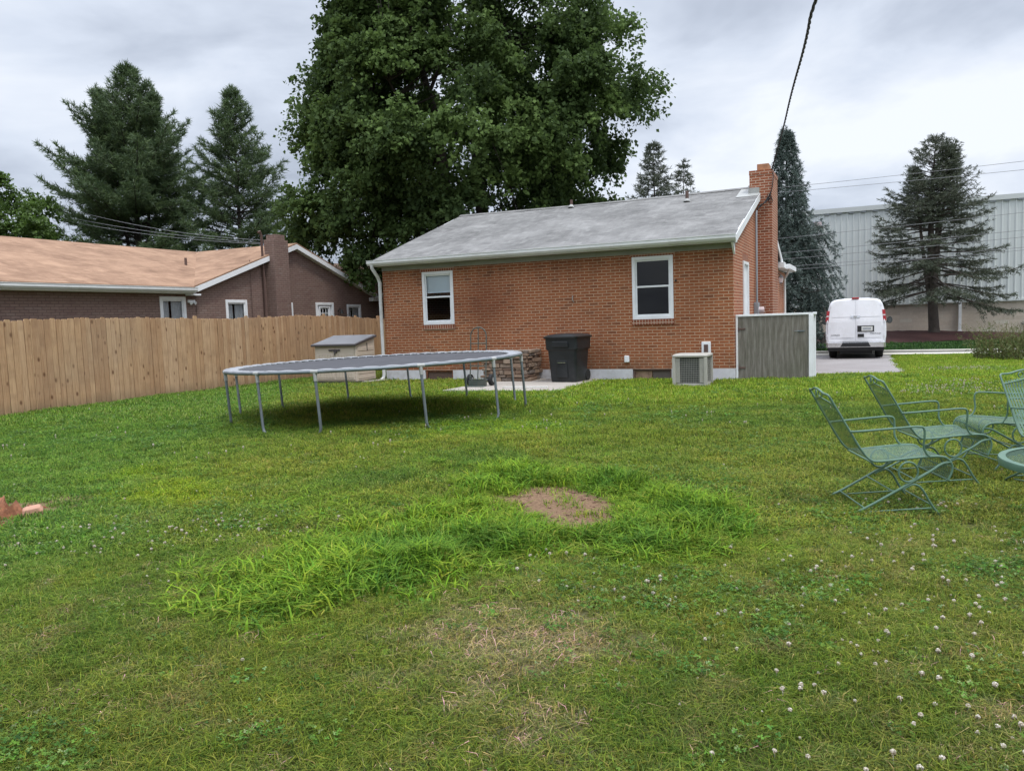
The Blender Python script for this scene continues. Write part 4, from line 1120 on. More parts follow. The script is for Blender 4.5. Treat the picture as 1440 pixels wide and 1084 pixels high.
# storage shed beside the left corner
x, y = W(-9.83, -.72)
t = thing('storage_shed', 'low beige resin storage box with a dark sloping lid beside the fence', 'storage box', (x, y, .0), -YAW+.02)
mb = MB(); wS, dS, hF, hB = 1.28, .86, .98, 1.14
mb.box(-wS/2, wS/2, -dS/2, dS/2, -.02, .06); mb.build('base', M['resin_dark'], t)
mb = MB()
zs = [.061]; 
secs = [[(-wS/2, -dS/2, .061), (wS/2, -dS/2, .061), (wS/2, dS/2, .061), (-wS/2, dS/2, .061)], [(-wS/2, -dS/2, hF), (wS/2, -dS/2, hF), (wS/2, dS/2, hB), (-wS/2, dS/2, hB)]]
mb.loft(secs); bd = mb.build('body', M['resin'], t, bevel=.015)
for s in (-1, 1):
    mb = MB()
    for k in range(7): mb.box(s*wS/2-.004, s*wS/2+.012, -dS/2+.07, dS/2-.07, .12+.118*k, .215+.118*k)
    mb.build('side_siding', M['resin'], bd, bevel=.006)
for s in (-1, 1):
    mb = MB(); a, b_ = (-wS/2+.05, -.006) if s < 0 else (.006, wS/2-.05)
    mb.box(a, b_, -dS/2-.022, -dS/2-.001, .10, hF-.06); dd = mb.build('door', M['resin'], t, bevel=.006)
    mb = MB(); n = 6
    for k in range(n):
        u0_ = a+.03+(b_-a-.06)*k/n; mb.box(u0_+.008, u0_+(b_-a-.06)/n-.008, -dS/2-.032, -dS/2-.0225, .15, hF-.22)
    mb.build('planks', M['resin'], dd, bevel=.004)
mb = MB(); mb.box(-.17, .17, -dS/2-.05, -dS/2-.0225, hF-.135, hF-.095); mb.cyl((.04, -dS/2-.07, hF-.15), (.04, -dS/2-.03, hF-.15), .045, n=12); mb.tube([(0, -dS/2-.03, hF-.15), (0, -dS/2-.03, hF-.24)], .012, 6); mb.build('latch', M['resin_dark'], t)
mb = MB(); e = .05
lo = [(-wS/2-e, -dS/2-.10, hF-.015), (wS/2+e, -dS/2-.10, hF-.015), (wS/2+e, dS/2+e, hB+.025), (-wS/2-e, dS/2+e, hB+.025)]
mb.loft([lo, [(p[0], p[1], p[2]+.055) for p in lo]]); ld = mb.build('lid', M['resin_dark'], t, bevel=.012)
mb = MB(); mb.loft([[(p[0]*.95, p[1]*.93, p[2]+.0555) for p in lo], [(p[0]*.93, p[1]*.9, p[2]+.068) for p in lo]]); mb.build('lid_panel', M['resin_lid'], ld, bevel=.006)
mb = MB(); mb.tube([(wS/2+.02, .05, 1.03), (wS/2+.02, .05, .82)], .010, 6); mb.build('lid_stay', M['resin_dark'], t)
x, y = W(-9.02, -.62)
mb = MB(); mb.loft([rrect(.30, .75, .05, 0), rrect(.28, .72, .05, .05)]); o = mb.build('splash_block', M['conc'], None, bevel=.01); o.location = (x, y, 0); o.rotation_euler = (0, 0, -YAW-.3)
tag(o, 'flat grey concrete splash block below the left downspout', 'splash block')
# plywood screen round the side entry
x, y = W(.02, .12)
t = thing('plywood_gate', 'weathered grey plywood gate in a white frame beside the house corner', 'gate', (x, y, 0), -YAW+math.radians(3))
mb = MB(); mb.box(.045, 1.50, .0, .02, .0, 1.385); mb.build('plywood_panel', M['ply'], t)
mb = MB(); mb.box(.0, 1.66, -.02, .06, 1.386, 1.43); mb.box(.0, .044, -.015, .05, -.05, 1.385); mb.box(1.501, 1.60, -.03, .06, -.05, 1.385); mb.build('frame', M['white'], t, bevel=.005)
mb = MB(); mb.box(1.60, 1.64, .061, 1.15, .0, 1.385); mb.box(1.58, 1.66, .061, 1.17, 1.386, 1.43); mb.build('side_panel', M['white'], t, bevel=.005)
for z in (.25, 1.1):
    mb = MB(); mb.box(.06, .20, -.012, -.001, z, z+.035); mb.cyl((.055, -.008, z-.02), (.055, -.008, z+.055), .010, n=8); mb.build('hinge', M['pipe'], t)
mb = MB(); mb.box(1.28, 1.42, -.012, -.001, 1.03, 1.055); mb.tube([(1.30, -.01, 1.04), (1.30, -.05, 1.04), (1.22, -.05, 1.04), (1.22, -.01, 1.04)], .007, 6); mb.build('latch', M['galv'], t)

#@@FENCE
# ------------------------------------------------------------------ timber fence on the left boundary
F0 = W(-12.18, -8.23)
fence = thing('wooden_fence', 'tall honey coloured picket board fence along the left side of the lawn', 'fence', (F0[0], F0[1], 0), -YAW)
rr = random.Random(21)
u = -9.0; k = 0
PANEL = 2.42
while u < 24:
    mb = MB(); u1 = u+PANEL; x = u
    drop = .0
    while x < u1-.02:
        wdt = rr.uniform(.112, .150)
        zt = 1.81 + rr.uniform(-.018, .018) + .03*math.sin(x*.8) - .11*max(0, min(1, (x-8.5)/4)) + (.05 if rr.random() < .08 else 0)
        mb.var = rr.random(); z0 = .02
        b = len(mb.v); o = rr.uniform(-.006, .006); c = .025; tl = rr.uniform(-.006, .006)
        pts = [(x, z0), (x+wdt-.008, z0), (x+wdt-.008+tl, zt-c), (x+wdt-.008-c+tl, zt), (x+c+tl, zt), (x+tl, zt-c)]
        mb.prism([(.0+o, p, z) for p, z in pts], (-.018, 0, 0)); x += wdt
    mb.build('board_panel', M['fence'], fence)
    mb = MB(); mb.var = .3
    for z in (.35, .95, 1.55): mb.box(-.075, -.03, u, u1-.004, z, z+.085)
    mb.build('rail', M['fence'], fence)
    mb = MB(); mb.var = .2; mb.box(-.165, -.076, u-.045, u+.045, -.3, 1.78); mb.build('post', M['fence'], fence)
    u = u1; k += 1

# ------------------------------------------------------------------ the neighbour's brown brick house
N0 = W(-14.82, -8.23)
nb = thing('neighbour_house', 'long brown brick house with a tan shingle roof and cross gable behind the fence', 'house', (N0[0], N0[1], 0), -YAW)
PN = lambda u, d, v: (-d, u, v)
WN = [(6.12, 7.02, 1.2, 2.45), (8.5, 9.40, 1.2, 2.38), (10.98, 11.52, 1.2, 2.31), (14.5, 15.38, 1.2, 2.26)]
DN = (12.70, 13.70, .3, 2.32)
S0, S1, SG0, SG1, SM = -14.0, 22.0, 7.40, 15.92, 11.66
ZEN, ZRN, DN2 = 2.72, 4.17, 4.25
mb = MB(); wall(mb, PN, S0, SG0, -.2, ZEN, [WN[0]])
wall(mb, PN, SG1, S1, -.2, ZEN)
mb.quad((0, S0, -.2), (-2*DN2, S0, -.2), (-2*DN2, S0, ZEN), (-DN2, S0, ZRN-.05), (0, S0, ZEN)); mb.quad((0, S1, -.2), (-2*DN2, S1, -.2), (-2*DN2, S1, ZEN), (-DN2, S1, ZRN-.05), (0, S1, ZEN)); mb.quad((-2*DN2, S0, -.2), (-2*DN2, S1, -.2), (-2*DN2, S1, ZEN), (-2*DN2, S0, ZEN))
mb.build('wall', M['brick_brown'], nb)
mb = MB(); PN2 = lambda u, d, v: (.02-d, u, v)
wall(mb, PN2, SG0-.02, SG1+.02, -.2, ZEN, WN[1:]+[DN]); mb.quad((.02, SG0-.02, ZEN), (.02, SG1+.02, ZEN), (.02, SM, ZRN-.06))
mb.build('gable_wall', M['brick_brown'], nb)
mb = MB(); mb.box(-2*DN2+.05, -.16, S0+.05, S1-.05, ZEN-.12, ZEN-.08); mb.box(-.95, -.9, S0+.05, S1-.05, 0, ZEN-.13); mb.build('interior', M['dark'], nb)
for q, h in enumerate(WN): sash_window(nb, PN if q == 0 else PN2, *h, trim=.09, rail=False, curtain=q in (0, 1, 3))
mb = MB(); ring(mb, PN2, DN[0]+.002, DN[1]-.002, DN[2]+.002, DN[3]-.002, .09, -.03, .07); dr = mb.build('door', M['white'], nb, bevel=.006)
sash_window(dr, PN2, DN[0]+.20, DN[1]-.20, 1.5, DN[3]-.13, trim=.05, rail=False, muntin=(3, 3))
mb = MB(); wall(mb, lambda u, d, v: PN2(u, d+.03, v), DN[0]+.092, DN[1]-.092, DN[2]+.092, DN[3]-.092, [(DN[0]+.20, DN[1]-.20, 1.5, DN[3]-.13)], .02); mb.build('door_leaf', M['white'], dr)
mb = MB(); e, t_ = .30, .04
sl_ = (ZRN-ZEN)/DN2
zE = ZEN - e*sl_ + .10; zR = ZRN+.10
for side in (0, 1):
    X = (lambda a: a) if side == 0 else (lambda a: -2*DN2-a)
    if side == 0:
        polys = [[(e, S0-.3, zE), (e, SG0-.32, zE), (-DN2, SM, zR), (-DN2, S0-.3, zR)], [(e, SG1+.32, zE), (e, S1+.3, zE), (-DN2, S1+.3, zR), (-DN2, SM, zR)],
                 [(e-.08, SG0-.32, zE+.003), (e-.08, SM, zR), (-DN2, SM, zR+.002)], [(e-.08, SM, zR), (e-.08, SG1+.32, zE+.003), (-DN2, SM, zR+.002)]]
    else: polys = [[(X(e), S0-.3, zE), (X(e), S1+.3, zE), (-DN2, S1+.3, zR), (-DN2, S0-.3, zR)]]
    for p in polys: mb.add([*p, *[(a, b, c-t_) for a, b, c in p]], [tuple(range(len(p))), tuple(range(len(p), 2*len(p)))[::-1]] + [(i, (i+1) % len(p), len(p)+(i+1) % len(p), len(p)+i) for i in range(len(p))])
nr_ = mb.build('roof', M['roof_tan'], nb)
mb = MB()
for s, c in ((S0-.3, SG0-.30), (SG1+.30, S1+.3)): mb.box(e-.02, e, s, c, zE-.19, zE-.045); mb.box(.003, e-.021, s, c, zE-.19, zE-.165)
for a in (SG0-.32, SG1+.32): mb.prism([(e-.10, a, zE-.20), (e-.10, a, zE-.045), (e-.10, SM, zR-.045), (e-.10, SM, zR-.20)], (.022, 0, 0)); mb.prism([(.023, a, zE-.20), (.023, a, zE-.17), (.023, SM, zR-.17), (.023, SM, zR-.20)], (e-.125, 0, 0))
mb.box(.023, e-.07, SG0-.40, SG0-.02, zE-.24, zE-.195); mb.box(.023, e-.07, SG1+.02, SG1+.40, zE-.34, zE-.195); mb.build('fascia', M['white'], nr_, bevel=.004)
for s, c in ((S0-.3, SG0-.30), (SG1+.36, S1+.3)): gutter_run(nr_, (e+.002, s, zE-.155), (e+.002, c, zE-.155), (1, 0, 0), M['gutter'])
mb = MB(); mb.box(.021, .42, 10.30, 10.98, -.2, 4.28); mb.box(.021, .40, 10.42, 10.86, 4.28, 4.44); mb.build('chimney', M['brick_brown'], nb, bevel=.01)
mb = MB(); mb.tube([(.10, 10.12, .0), (.10, 10.12, 4.40), (.10, 10.06, 4.52), (.10, 9.98, 4.48)], .038, 8); mb.tube([(.09, 9.55, .0), (.09, 9.55, 3.6)], .012, 6); mb.build('conduit', M['pipe'], nb, True)
for (xx, yy, h) in ((-.6, 10.0, .5), (-3.2, 19.0, .45), (-2.2, 9.2, .22)):
    mb = MB(); zz = ZEN+.1+(-xx)*sl_; mb.cyl((xx, yy, zz-.05), (xx, yy, zz+h), .04, n=10); mb.build('roof_vent', M['pipe'], nr_, True)
mb = MB(); mb.tube([(.02, 13.94, 2.0), (.14, 13.94, 2.10), (.2, 13.94, 2.04)], .02, 6); mb.cyl((.2, 13.94, 1.92), (.2, 13.94, 2.06), .07, .03, 10); mb.build('wall_lamp', M['copper'], nb)
mb = MB(); mb.cyl((.03, 7.14, 2.30), (.11, 7.12, 2.26), .03, .045, 10); mb.cyl((.03, 7.26, 2.30), (.11, 7.28, 2.26), .03, .045, 10); mb.box(.003, .05, 7.08, 7.32, 2.28, 2.36); mb.build('flood_lamp', M['white'], nb, True)

# ------------------------------------------------------------------ warehouse across the lane
WH = W(5.46, 30.12)
wh = thing('warehouse', 'large pale grey corrugated metal warehouse on a tan block base', 'warehouse', (WH[0], WH[1], 0), -YAW)
ZS, ZT = 1.66, 7.0
mb = MB(); mb.quad((-30, 0, -.8), (45, 0, -.8), (45, 0, ZS), (-30, 0, ZS)); mb.quad((-30, 0, -.8), (-30, 30, -.8), (-30, 30, ZS), (-30, 0, ZS)); mb.build('block_base', M['block'], wh)
mb = MB(); x = -30.0; prof = []
while x < 45:
    prof += [(x, 0), (x+.20, 0), (x+.225, -.035), (x+.275, -.035), (x+.30, 0)]; x += .305
vs = [(a, -.06+b, z) for z in (ZS, ZT-.25) for a, b in prof]; n = len(prof)
mb.add(vs, [(i, i+1, n+i+1, n+i) for i in range(n-1)]); mb.quad((-30, -.06, ZS), (-30, 30, ZS), (-30, 30, ZT-.25), (-30, -.06, ZT-.25))
mb.build('metal_siding', M['siding'], wh)
mb = MB(); mb.box(-30.1, 45, -.16, .1, ZT-.25, ZT); mb.box(-30, 45, -.12, -.0, ZS-.09, ZS-.002); mb.build('roof_trim', M['siding_trim'], wh)
mb = MB(); x = -30
while x < 45: mb.box(x, x+.28, -.135, -.09, ZT-.33, ZT-.255); x += .61
mb.build('eave_closure', M['grey_metal'], wh)
mb = MB(); mb.quad((-30, -.1, ZT-.02), (45, -.1, ZT-.02), (45, 30, ZT+.6), (-30, 30, ZT+.6)); mb.build('roof', M['siding_trim'], wh)
mb = MB(); mb.box(1.58, 1.72, -.20, -.07, -.1, ZS+.0); mb.box(1.55, 1.75, -.22, -.05, -.1, .12); mb.build('downspout', M['white'], wh, bevel=.01)
mb = MB(); mb.box(-5.6, -5.05, -.42, -.10, 6.05, 6.35); lp = mb.build('wall_light', M['grey_metal'], wh, bevel=.02)
mb = MB(); mb.box(-5.52, -5.13, -.432, -.421, 6.09, 6.31); mb.build('lens', M['lampw'], lp)

#@@TRAMP
# ------------------------------------------------------------------ trampoline
TC = (-2.26, 13.2); TR = 2.43
t = thing('trampoline', 'large round trampoline with a dark grey mat and bare galvanised legs on the lawn', 'trampoline', (TC[0], TC[1], 0))
def rimz(x, y): return .872 + .020*x - .004*y
ang = lambda a, r, dz=0: (r*math.cos(a), r*math.sin(a), rimz(r*math.cos(a), r*math.sin(a))+dz)
mb = MB(); mb.tube([ang(2*PI*k/96, TR) for k in range(96)], .024, 10, closed=True); rim = mb.build('rim', M['galv'], t, True)
mb = MB(); secs = []
for r in (0.0, .5, 1.0, 1.5, TR-.235):
    secs.append([(r*math.cos(2*PI*k/96), r*math.sin(2*PI*k/96), rimz(r*math.cos(2*PI*k/96), r*math.sin(2*PI*k/96))-.035*(1-(r/2.05)**2)+.004) for k in range(96)])
mb.loft(secs, cap=False); mt = mb.build('mat', M['mat'], t, True)
mb = MB(); mb.loft([[(*ang(2*PI*k/96, TR-.262)[:2], ang(2*PI*k/96, TR)[2]+.010) for k in range(96)], [(*ang(2*PI*k/96, TR-.222)[:2], ang(2*PI*k/96, TR)[2]+.010) for k in range(96)]], cap=False); mb.build('hem', M['blackp'], mt)
for k in range(96):
    mb = MB(); a = 2*PI*k/96; mb.tube([ang(a, TR-.225, .008), ang(a, TR-.20, .012), ang(a, TR-.05, .016), ang(a, TR-.012, .020)], [.004, .012, .012, .005], 6); mb.build('spring', M['spring'], t, True)
mb = MB()
for k in range(50):                                  # frayed white safety strip tied over the springs next to the rim
    a0, a1 = 2*PI*k/50, 2*PI*(k+1)/50; rows_ = []
    for j in range(7):
        a = a0+(a1-a0)*j/6; bul = math.sin(PI*j/6); rows_.append((a, bul))
    secs = []
    for a, bul in rows_:
        secs.append([ang(a, TR-.085-.03*bul, .018), ang(a, TR-.04, .026+.012*bul), ang(a, TR-.008, .025+.010*bul), ang(a, TR+.010*bul+.004, .023)])
    mb.loft(secs, cap=False, closed=False)
mb.build('edge_strip', M['spring'], t, True)
SH = (.055, -.035)
for a0, a1 in ((235, 259), (294, 325), (358, 22), (57, 86), (115, 148), (178, 206)):
    aa, ab = math.radians(a0), math.radians(a1)
    mb = MB(); path = []
    A, B = ang(aa, TR-.005), ang(ab, TR-.005)
    fa = (A[0]*1.0+SH[0], A[1]*1.0+SH[1]); fb = (B[0]+SH[0], B[1]+SH[1])
    ga = float(gz(np.array(fa[0]+TC[0]), np.array(fa[1]+TC[1])))+.0; gb = float(gz(np.array(fb[0]+TC[0]), np.array(fb[1]+TC[1])))+.0
    mid = lambda f, g, q: (f[0]+(g[0]-f[0])*q, f[1]+(g[1]-f[1])*q)
    path = [(A[0], A[1], A[2]-.02), (*fa, ga+.09), (*mid(fa, fb, .015), ga+.03), (*mid(fa, fb, .06), ga-.012), (*mid(fa, fb, .5), (ga+gb)/2-.03), (*mid(fa, fb, .94), gb-.012), (*mid(fa, fb, .985), gb+.03), (*fb, gb+.09), (B[0], B[1], B[2]-.02)]
    mb.tube(path, .021, 8); lg = mb.build('leg', M['galv'], t, True)
    mb = MB()
    for P_, f in ((A, fa), (B, fb)):
        d = (Vector((f[0], f[1], .14))-Vector(P_)).normalized(); p0 = Vector(P_)
        mb.cyl(p0-d*.0, p0+d*.13, .0275, n=10)
        tv = Vector((-P_[1], P_[0], 0)).normalized(); mb.cyl(p0-tv*.055, p0+tv*.055, .030, n=10)
    mb.build('socket', M['lead'], lg, True)

#@@CHAIRS
# ------------------------------------------------------------------ green wrought iron patio set
def mesh_sheet(mb, S, nu, nv, lu, lv, cu=.028, cv=.0135, wd=.0108):
    """expanded-metal lattice laid on the surface S(u,v), lu x lv metres"""
    rows = int(lv/cv); cols = int(lu/cu)
    for fam in (1, -1):
        for i in range(-rows, cols+rows):
            pts = []
            for j in range(rows+1):
                v = j/rows; u = (i + .5 + fam*.5*(j if True else 0))/cols if False else ((i + (.5*(j % 2) if fam > 0 else .5-.5*(j % 2)))/cols)
                pts.append((u, v))
            if not (0 <= i <= cols): continue
            for j in range(rows):
                (ua, va), (ub, vb) = pts[j], pts[j+1]
                if not (0 <= ua <= 1 and 0 <= ub <= 1): continue
                h = wd/2/lu
                a, b, c, d = S(ua-h, va), S(ua+h, va), S(ub+h, vb), S(ub-h, vb)
                mb.add([a, b, c, d], [(0, 1, 2, 3)])
def poly_at(P, t):
    L = [0]
    for a, b in zip(P, P[1:]): L.append(L[-1]+math.dist(a, b))
    s = t*L[-1]
    for i in range(len(P)-1):
        if s <= L[i+1] or i == len(P)-2:
            q = (s-L[i])/(L[i+1]-L[i]); return tuple(a+(b-a)*q for a, b in zip(P[i], P[i+1]))
def plen(P): return sum(math.dist(a, b) for a, b in zip(P, P[1:]))
def smooth_path(P, it=2):
    P = [Vector(p) for p in P]
    for _ in range(it):
        Q = [P[0]]
        for a, b in zip(P, P[1:]): Q += [a*.75+b*.25, a*.25+b*.75]
        Q.append(P[-1]); P = Q
    return P
SEAT = [(.335, .255), (.368, .33), (.352, .395), (.295, .432), (.10, .420), (-.10, .402), (-.175, .402)]
BACK = [(-.205, .415), (-.27, .50), (-.36, .66), (-.448, .815)]
def make_chair():
    t = thing('patio_chair', '', 'chair')
    hw = .262
    sp = [tuple(p) for p in smooth_path([(a, 0, b) for a, b in SEAT])]; sp = [(p[0], p[2]) for p in sp]
    mb = MB(); mesh_sheet(mb, lambda u, v: (poly_at(sp, min(max(v, 0), 1))[0], (u-.5)*2*hw, poly_at(sp, min(max(v, 0), 1))[1]), 0, 0, 2*hw, plen(sp)); mb.build('seat', M['chair'], t)
    bw = .245
    def SB(u, v):
        p = poly_at(BACK, min(max(v, 0), 1)); uu = (u-.5)*2
        return (p[0]-.035*max(0, 1-uu*uu)*math.sin(min(1, v+.2)*PI/2), uu*bw, p[1]+(.035*max(0, 1-abs(uu))**.7 if v > .9 else 0))
    mb = MB(); mesh_sheet(mb, SB, 0, 0, 2*bw, plen(BACK)); mb.build('backrest', M['chair'], t)
    # side rails, top rail and scroll
    mb = MB()
    for s in (-1, 1):
        mb.tube(smooth_path([(.335, s*hw, .255), (.368, s*hw, .33), (.352, s*hw, .395), (.295, s*hw, .432), (.10, s*hw, .420), (-.12, s*hw, .395), (-.20, s*.258, .40), (-.27, s*.252, .495), (-.36, s*.248, .66), (-.475, s*.245, .865)]), .0085, 8)
    mb.tube([(.335, -hw, .255), (.335, hw, .255)], .0075, 8); mb.tube([(-.19, -hw, .393), (-.19, hw, .393)], .0075, 8)
    fr = mb.build('seat_frame', M['chair'], t, True)
    mb = MB(); mb.tube(smooth_path([(-.475, -.245, .865), (-.488, -.235, .885), (-.492, -.16, .882), (-.50, -.07, .905), (-.505, 0, .912), (-.50, .07, .905), (-.492, .16, .882), (-.488, .235, .885), (-.475, .245, .865)]), .0085, 8)
    mb.tube(smooth_path([(-.44, -.245, .80), (-.452, -.12, .822), (-.470, 0, .842), (-.452, .12, .822), (-.44, .245, .80)]), .006, 6)
    for s in (-1, 1): mb.tube([(-.487+.018*math.cos(a)*.3, s*(.055+.026*math.cos(a)), .872+.022*math.sin(a)) for a in np.linspace(0, 2*PI, 13)], .005, 6)
    mb.build('top_rail', M['chair'], t, True)
    for s in (-1, 1):
        mb = MB(); mb.tube(smooth_path([(-.335, s*.250, .615), (-.30, s*.275, .617), (.0, s*.285, .640), (.13, s*.285, .650), (.165, s*.283, .635), (.165, s*.280, .56), (.160, s*.270, .50), (.185, s*.264, .445), (.215, s*.264, .424)]), .008, 8); mb.build('armrest', M['chair'], t, True)
        mb = MB(); y = s*.285
        mb.tube(smooth_path([(-.345, y, .0), (-.29, y, .040), (-.24, y, .06), (.21, y, .325), (.285, s*.262, .375), (.352, s*.262, .385)]), .0095, 8)
        mb.tube(smooth_path([(.285, y, -.01), (.21, y, .085), (.15, y, .205), (.10, y, .236), (.055, y, .222), (.02, y, .198)]), .0085, 8)
        mb.tube([(-.235, y, .035), (.215, y, .06)], .0055, 6); mb.build('leg', M['chair'], t, True)
        mb = MB(); mb.tube([(.055+.066*math.cos(a), y, .322+.072*math.sin(a)) for a in np.linspace(0, 2*PI, 25)[:-1]], .0075, 8, closed=True); mb.build('spring_ring', M['chair'], t, True)
    for x, z in ((-.24, .06), (-.04, .178), (.21, .085), (.06, .39)):
        mb = MB(); mb.tube([(x, -.285, z), (x, .285, z)], .006, 6); mb.build('crossbar', M['chair'], t, True)
    return t
ch = make_chair()
spots = [((2.78, 5.80), -6, 'green iron mesh patio chair standing nearest the open lawn, left of the others'),
         ((3.60, 6.68), -7, 'green iron mesh patio chair directly behind the nearest one, facing the same way'),
         ((4.53, 7.10), 176, 'green iron mesh patio chair turned towards the trampoline, behind the table'),
         ((4.42, 6.16), -86, 'green iron mesh patio chair with its back to the house beside the table')]
for i, ((x, y), a, lb) in enumerate(spots):
    o = ch if i == 0 else copy_tree(ch)
    o.location = (x, y, float(gz(np.array(x), np.array(y)))+.005); o.rotation_euler = (0, 0, math.radians(a))
    tag(o, lb, 'chair', 'green iron patio chairs round the low table')
x, y = 3.93, 5.12
t = thing('patio_table', 'low round green iron mesh table at the edge of the chair group', 'table', (x, y, float(gz(np.array(x), np.array(y)))), .3)
RT, ZTB = .62, .435
mb = MB()
def ST(u, v): return ((u-.5)*2*(RT-.02), (v-.5)*2*(RT-.02), ZTB)
tmp = MB(); mesh_sheet(tmp, ST, 0, 0, 2*RT, 2*RT, .030, .016, .007)
for f in tmp.f:
    q = [tmp.v[i] for i in f]
    if all(math.hypot(p[0], p[1]) < RT-.012 for p in q): mb.add(q, [(0, 1, 2, 3)])
mb.build('table_top', M['chair'], t)
mb = MB(); mb.loft([[(r*math.cos(2*PI*k/64), r*math.sin(2*PI*k/64), z) for k in range(64)] for r, z in ((RT-.045, ZTB+.004), (RT-.03, ZTB+.008), (RT, ZTB+.004), (RT+.006, ZTB-.01), (RT, ZTB-.045), (RT-.008, ZTB-.045), (RT-.012, ZTB-.012), (RT-.045, ZTB-.002))], cap=False); mb.build('rim', M['chair'], t, True)
for k in range(4):
    a = math.radians(103) + k*PI/2; mb = MB(); c, s = math.cos(a), math.sin(a)
    mb.tube(smooth_path([(.50*c, .50*s, ZTB-.012), (.40*c, .40*s, .33), (.14*c, .14*s, .22), (.22*c, .22*s, .10), (.40*c, .40*s, .03), (.47*c, .47*s, -.005)]), .012, 8); mb.build('leg', M['chair'], t, True)

#@@VAN
# ------------------------------------------------------------------ white van at the end of the driveway
vx, vy = W(2.27, 13.05)
van = thing('parked_van', 'white full size cargo van parked on the driveway, rear doors towards the lawn', 'van', (vx, vy, float(hgt(13.5))+.03), -YAW)
half = [(.90, .44), (.97, .58), (1.0, .80), (1.0, 1.10), (.985, 1.35), (.955, 1.60), (.915, 1.80), (.865, 1.97), (.79, 2.075), (.66, 2.125), (.40, 2.155), (.0, 2.165)]
def yrear(z): return .015 + .13*max(0, (z-1.0)/1.15)**1.4 + (.05 if z < .58 else 0)
def sect(y, sc=1.0, ztop=9.9, rear=False, wn=1.0):
    out = []
    for s in (1, -1):
        pts = half if s > 0 else half[-2::-1]
        for a, z in pts:
            zz = min(z*(sc if z > 1 else 1), ztop); ww = a*(sc if not rear else sc)*wn
            if z > ztop: ww = max(ww, .82*wn)if a > .8 else ww
            out.append((s*ww, (yrear(z) if rear else 0)+y, zz))
    return out
secs = [sect(0.0, .955, rear=True), sect(.015, .985, rear=True), sect(.07, 1.0, rear=True), sect(.45), sect(1.5), sect(3.0), sect(3.75), sect(4.1, 1, 1.95), sect(4.45, 1, 1.60), sect(4.75, 1, 1.30), sect(5.3, 1, 1.17, wn=.97), sect(5.62, 1, 1.0, wn=.92), sect(5.72, 1, .8, wn=.88)]
mb = MB(); mb.loft(secs); mb.build('body', M['vanw'], van, True)
def slanted(mb, poly, d0, d1):
    n = len(poly)
    vs = [(x, yrear(z)+d0, z) for x, z in poly] + [(x, yrear(z)+d1, z) for x, z in poly]
    mb.add(vs, [tuple(range(n)), tuple(range(n, 2*n))[::-1]] + [(i, (i+1) % n, n+(i+1) % n, n+i) for i in range(n)])
for s in (-1, 1):
    mb = MB()
    slanted(mb, [(s*.010, .625), (s*.885, .625), (s*.905, .8), (s*.905, 1.15), (s*.900, 1.382), (s*.010, 1.382)], -.020, .02)
    slanted(mb, [(s*.010, 1.390), (s*.898, 1.390), (s*.872, 1.60), (s*.835, 1.78), (s*.785, 1.93), (s*.71, 2.02), (s*.60, 2.06), (s*.010, 2.085)], -.020, .02)
    dr = mb.build('rear_door', M['vanw'], van, bevel=.006)
    mb = MB(); slanted(mb, [(s*.06, .76), (s*.82, .76), (s*.83, 1.33), (s*.06, 1.33)], -.027, -.019); slanted(mb, [(s*.06, 1.50), (s*.80, 1.50), (s*.73, 1.86), (s*.62, 1.95), (s*.06, 1.98)], -.026, -.019)
    mb.build('pressed_panel', M['vanw'], dr, bevel=.006)
    mb = MB(); slanted(mb, [(s*.905, 1.36), (s*.985, 1.36), (s*.945, 1.72), (s*.865, 1.72)], -.022, .10)
    tl = mb.build('taillight', M['red'], van, bevel=.01)
    mb = MB(); slanted(mb, [(s*.885, 1.52), (s*.972, 1.52), (s*.962, 1.565), (s*.876, 1.565)], -.0262, -.0215); mb.build('reversing_lens', M['lampw'], tl)
    mb = MB()
    for z in (.80, 1.30, 1.88): slanted(mb, [(s*(.918 if z < 1.5 else .80), z), (s*(.945 if z < 1.5 else .835), z), (s*(.945 if z < 1.5 else .835), z+.09), (s*(.918 if z < 1.5 else .80), z+.09)], -.032, .0)
    mb.build('hinge', M['vanw'], dr, bevel=.004)
mb = MB(); slanted(mb, [(-.17, 1.465), (.14, 1.465), (.14, 1.535), (-.17, 1.535)], -.036, -.0265); hd = mb.build('door_handle', M['chrome'], van, bevel=.01)
mb = MB(); slanted(mb, [(-.05, 1.475), (.03, 1.475), (.05, 1.50), (.03, 1.525), (-.05, 1.525), (-.07, 1.50)], -.046, -.0362); mb.build('emblem', M['lead'], hd, bevel=.004)
mb = MB(); slanted(mb, [(.065, .965), (.60, .965), (.60, 1.175), (.065, 1.175)], -.036, -.0272); ph = mb.build('plate_recess', M['blackp'], van, bevel=.012)
mb = MB(); slanted(mb, [(.20, .995), (.555, .995), (.555, 1.145), (.20, 1.145)], -.041, -.0365); pl = mb.build('licence_plate', M['plate'], ph, bevel=.003)
mb = MB()
for k in range(7): slanted(mb, [(.235+.04*k, 1.03), (.262+.04*k, 1.03), (.262+.04*k, 1.105), (.235+.04*k, 1.105)], -.0422, -.0412)
mb.build('plate_characters', paint('plate_ink', (.20, .22, .27), .6, .3, 60), pl)
mb = MB(); slanted(mb, [(.075, .775), (.275, .775), (.275, .885), (.075, .885)], -.036, -.0272); mb.build('key_cover', M['blackp'], van, bevel=.006)
def lettering(txt, x, z, size, d, mat, parent, name):
    cu = bpy.data.curves.new(name, 'FONT'); cu.body = txt; cu.size = size; cu.extrude = .0015; cu.resolution_u = 2; cu.space_character = 1.1
    tmp = bpy.data.objects.new(name+'_curve', cu)
    me = bpy.data.meshes.new_from_object(tmp); me.name = name; bpy.data.objects.remove(tmp); me.materials.clear()
    o = link_mesh(name, me, mat, parent)
    o.location = (x, yrear(z)+d, z); o.rotation_euler = (PI/2, 0, 0)
    return o
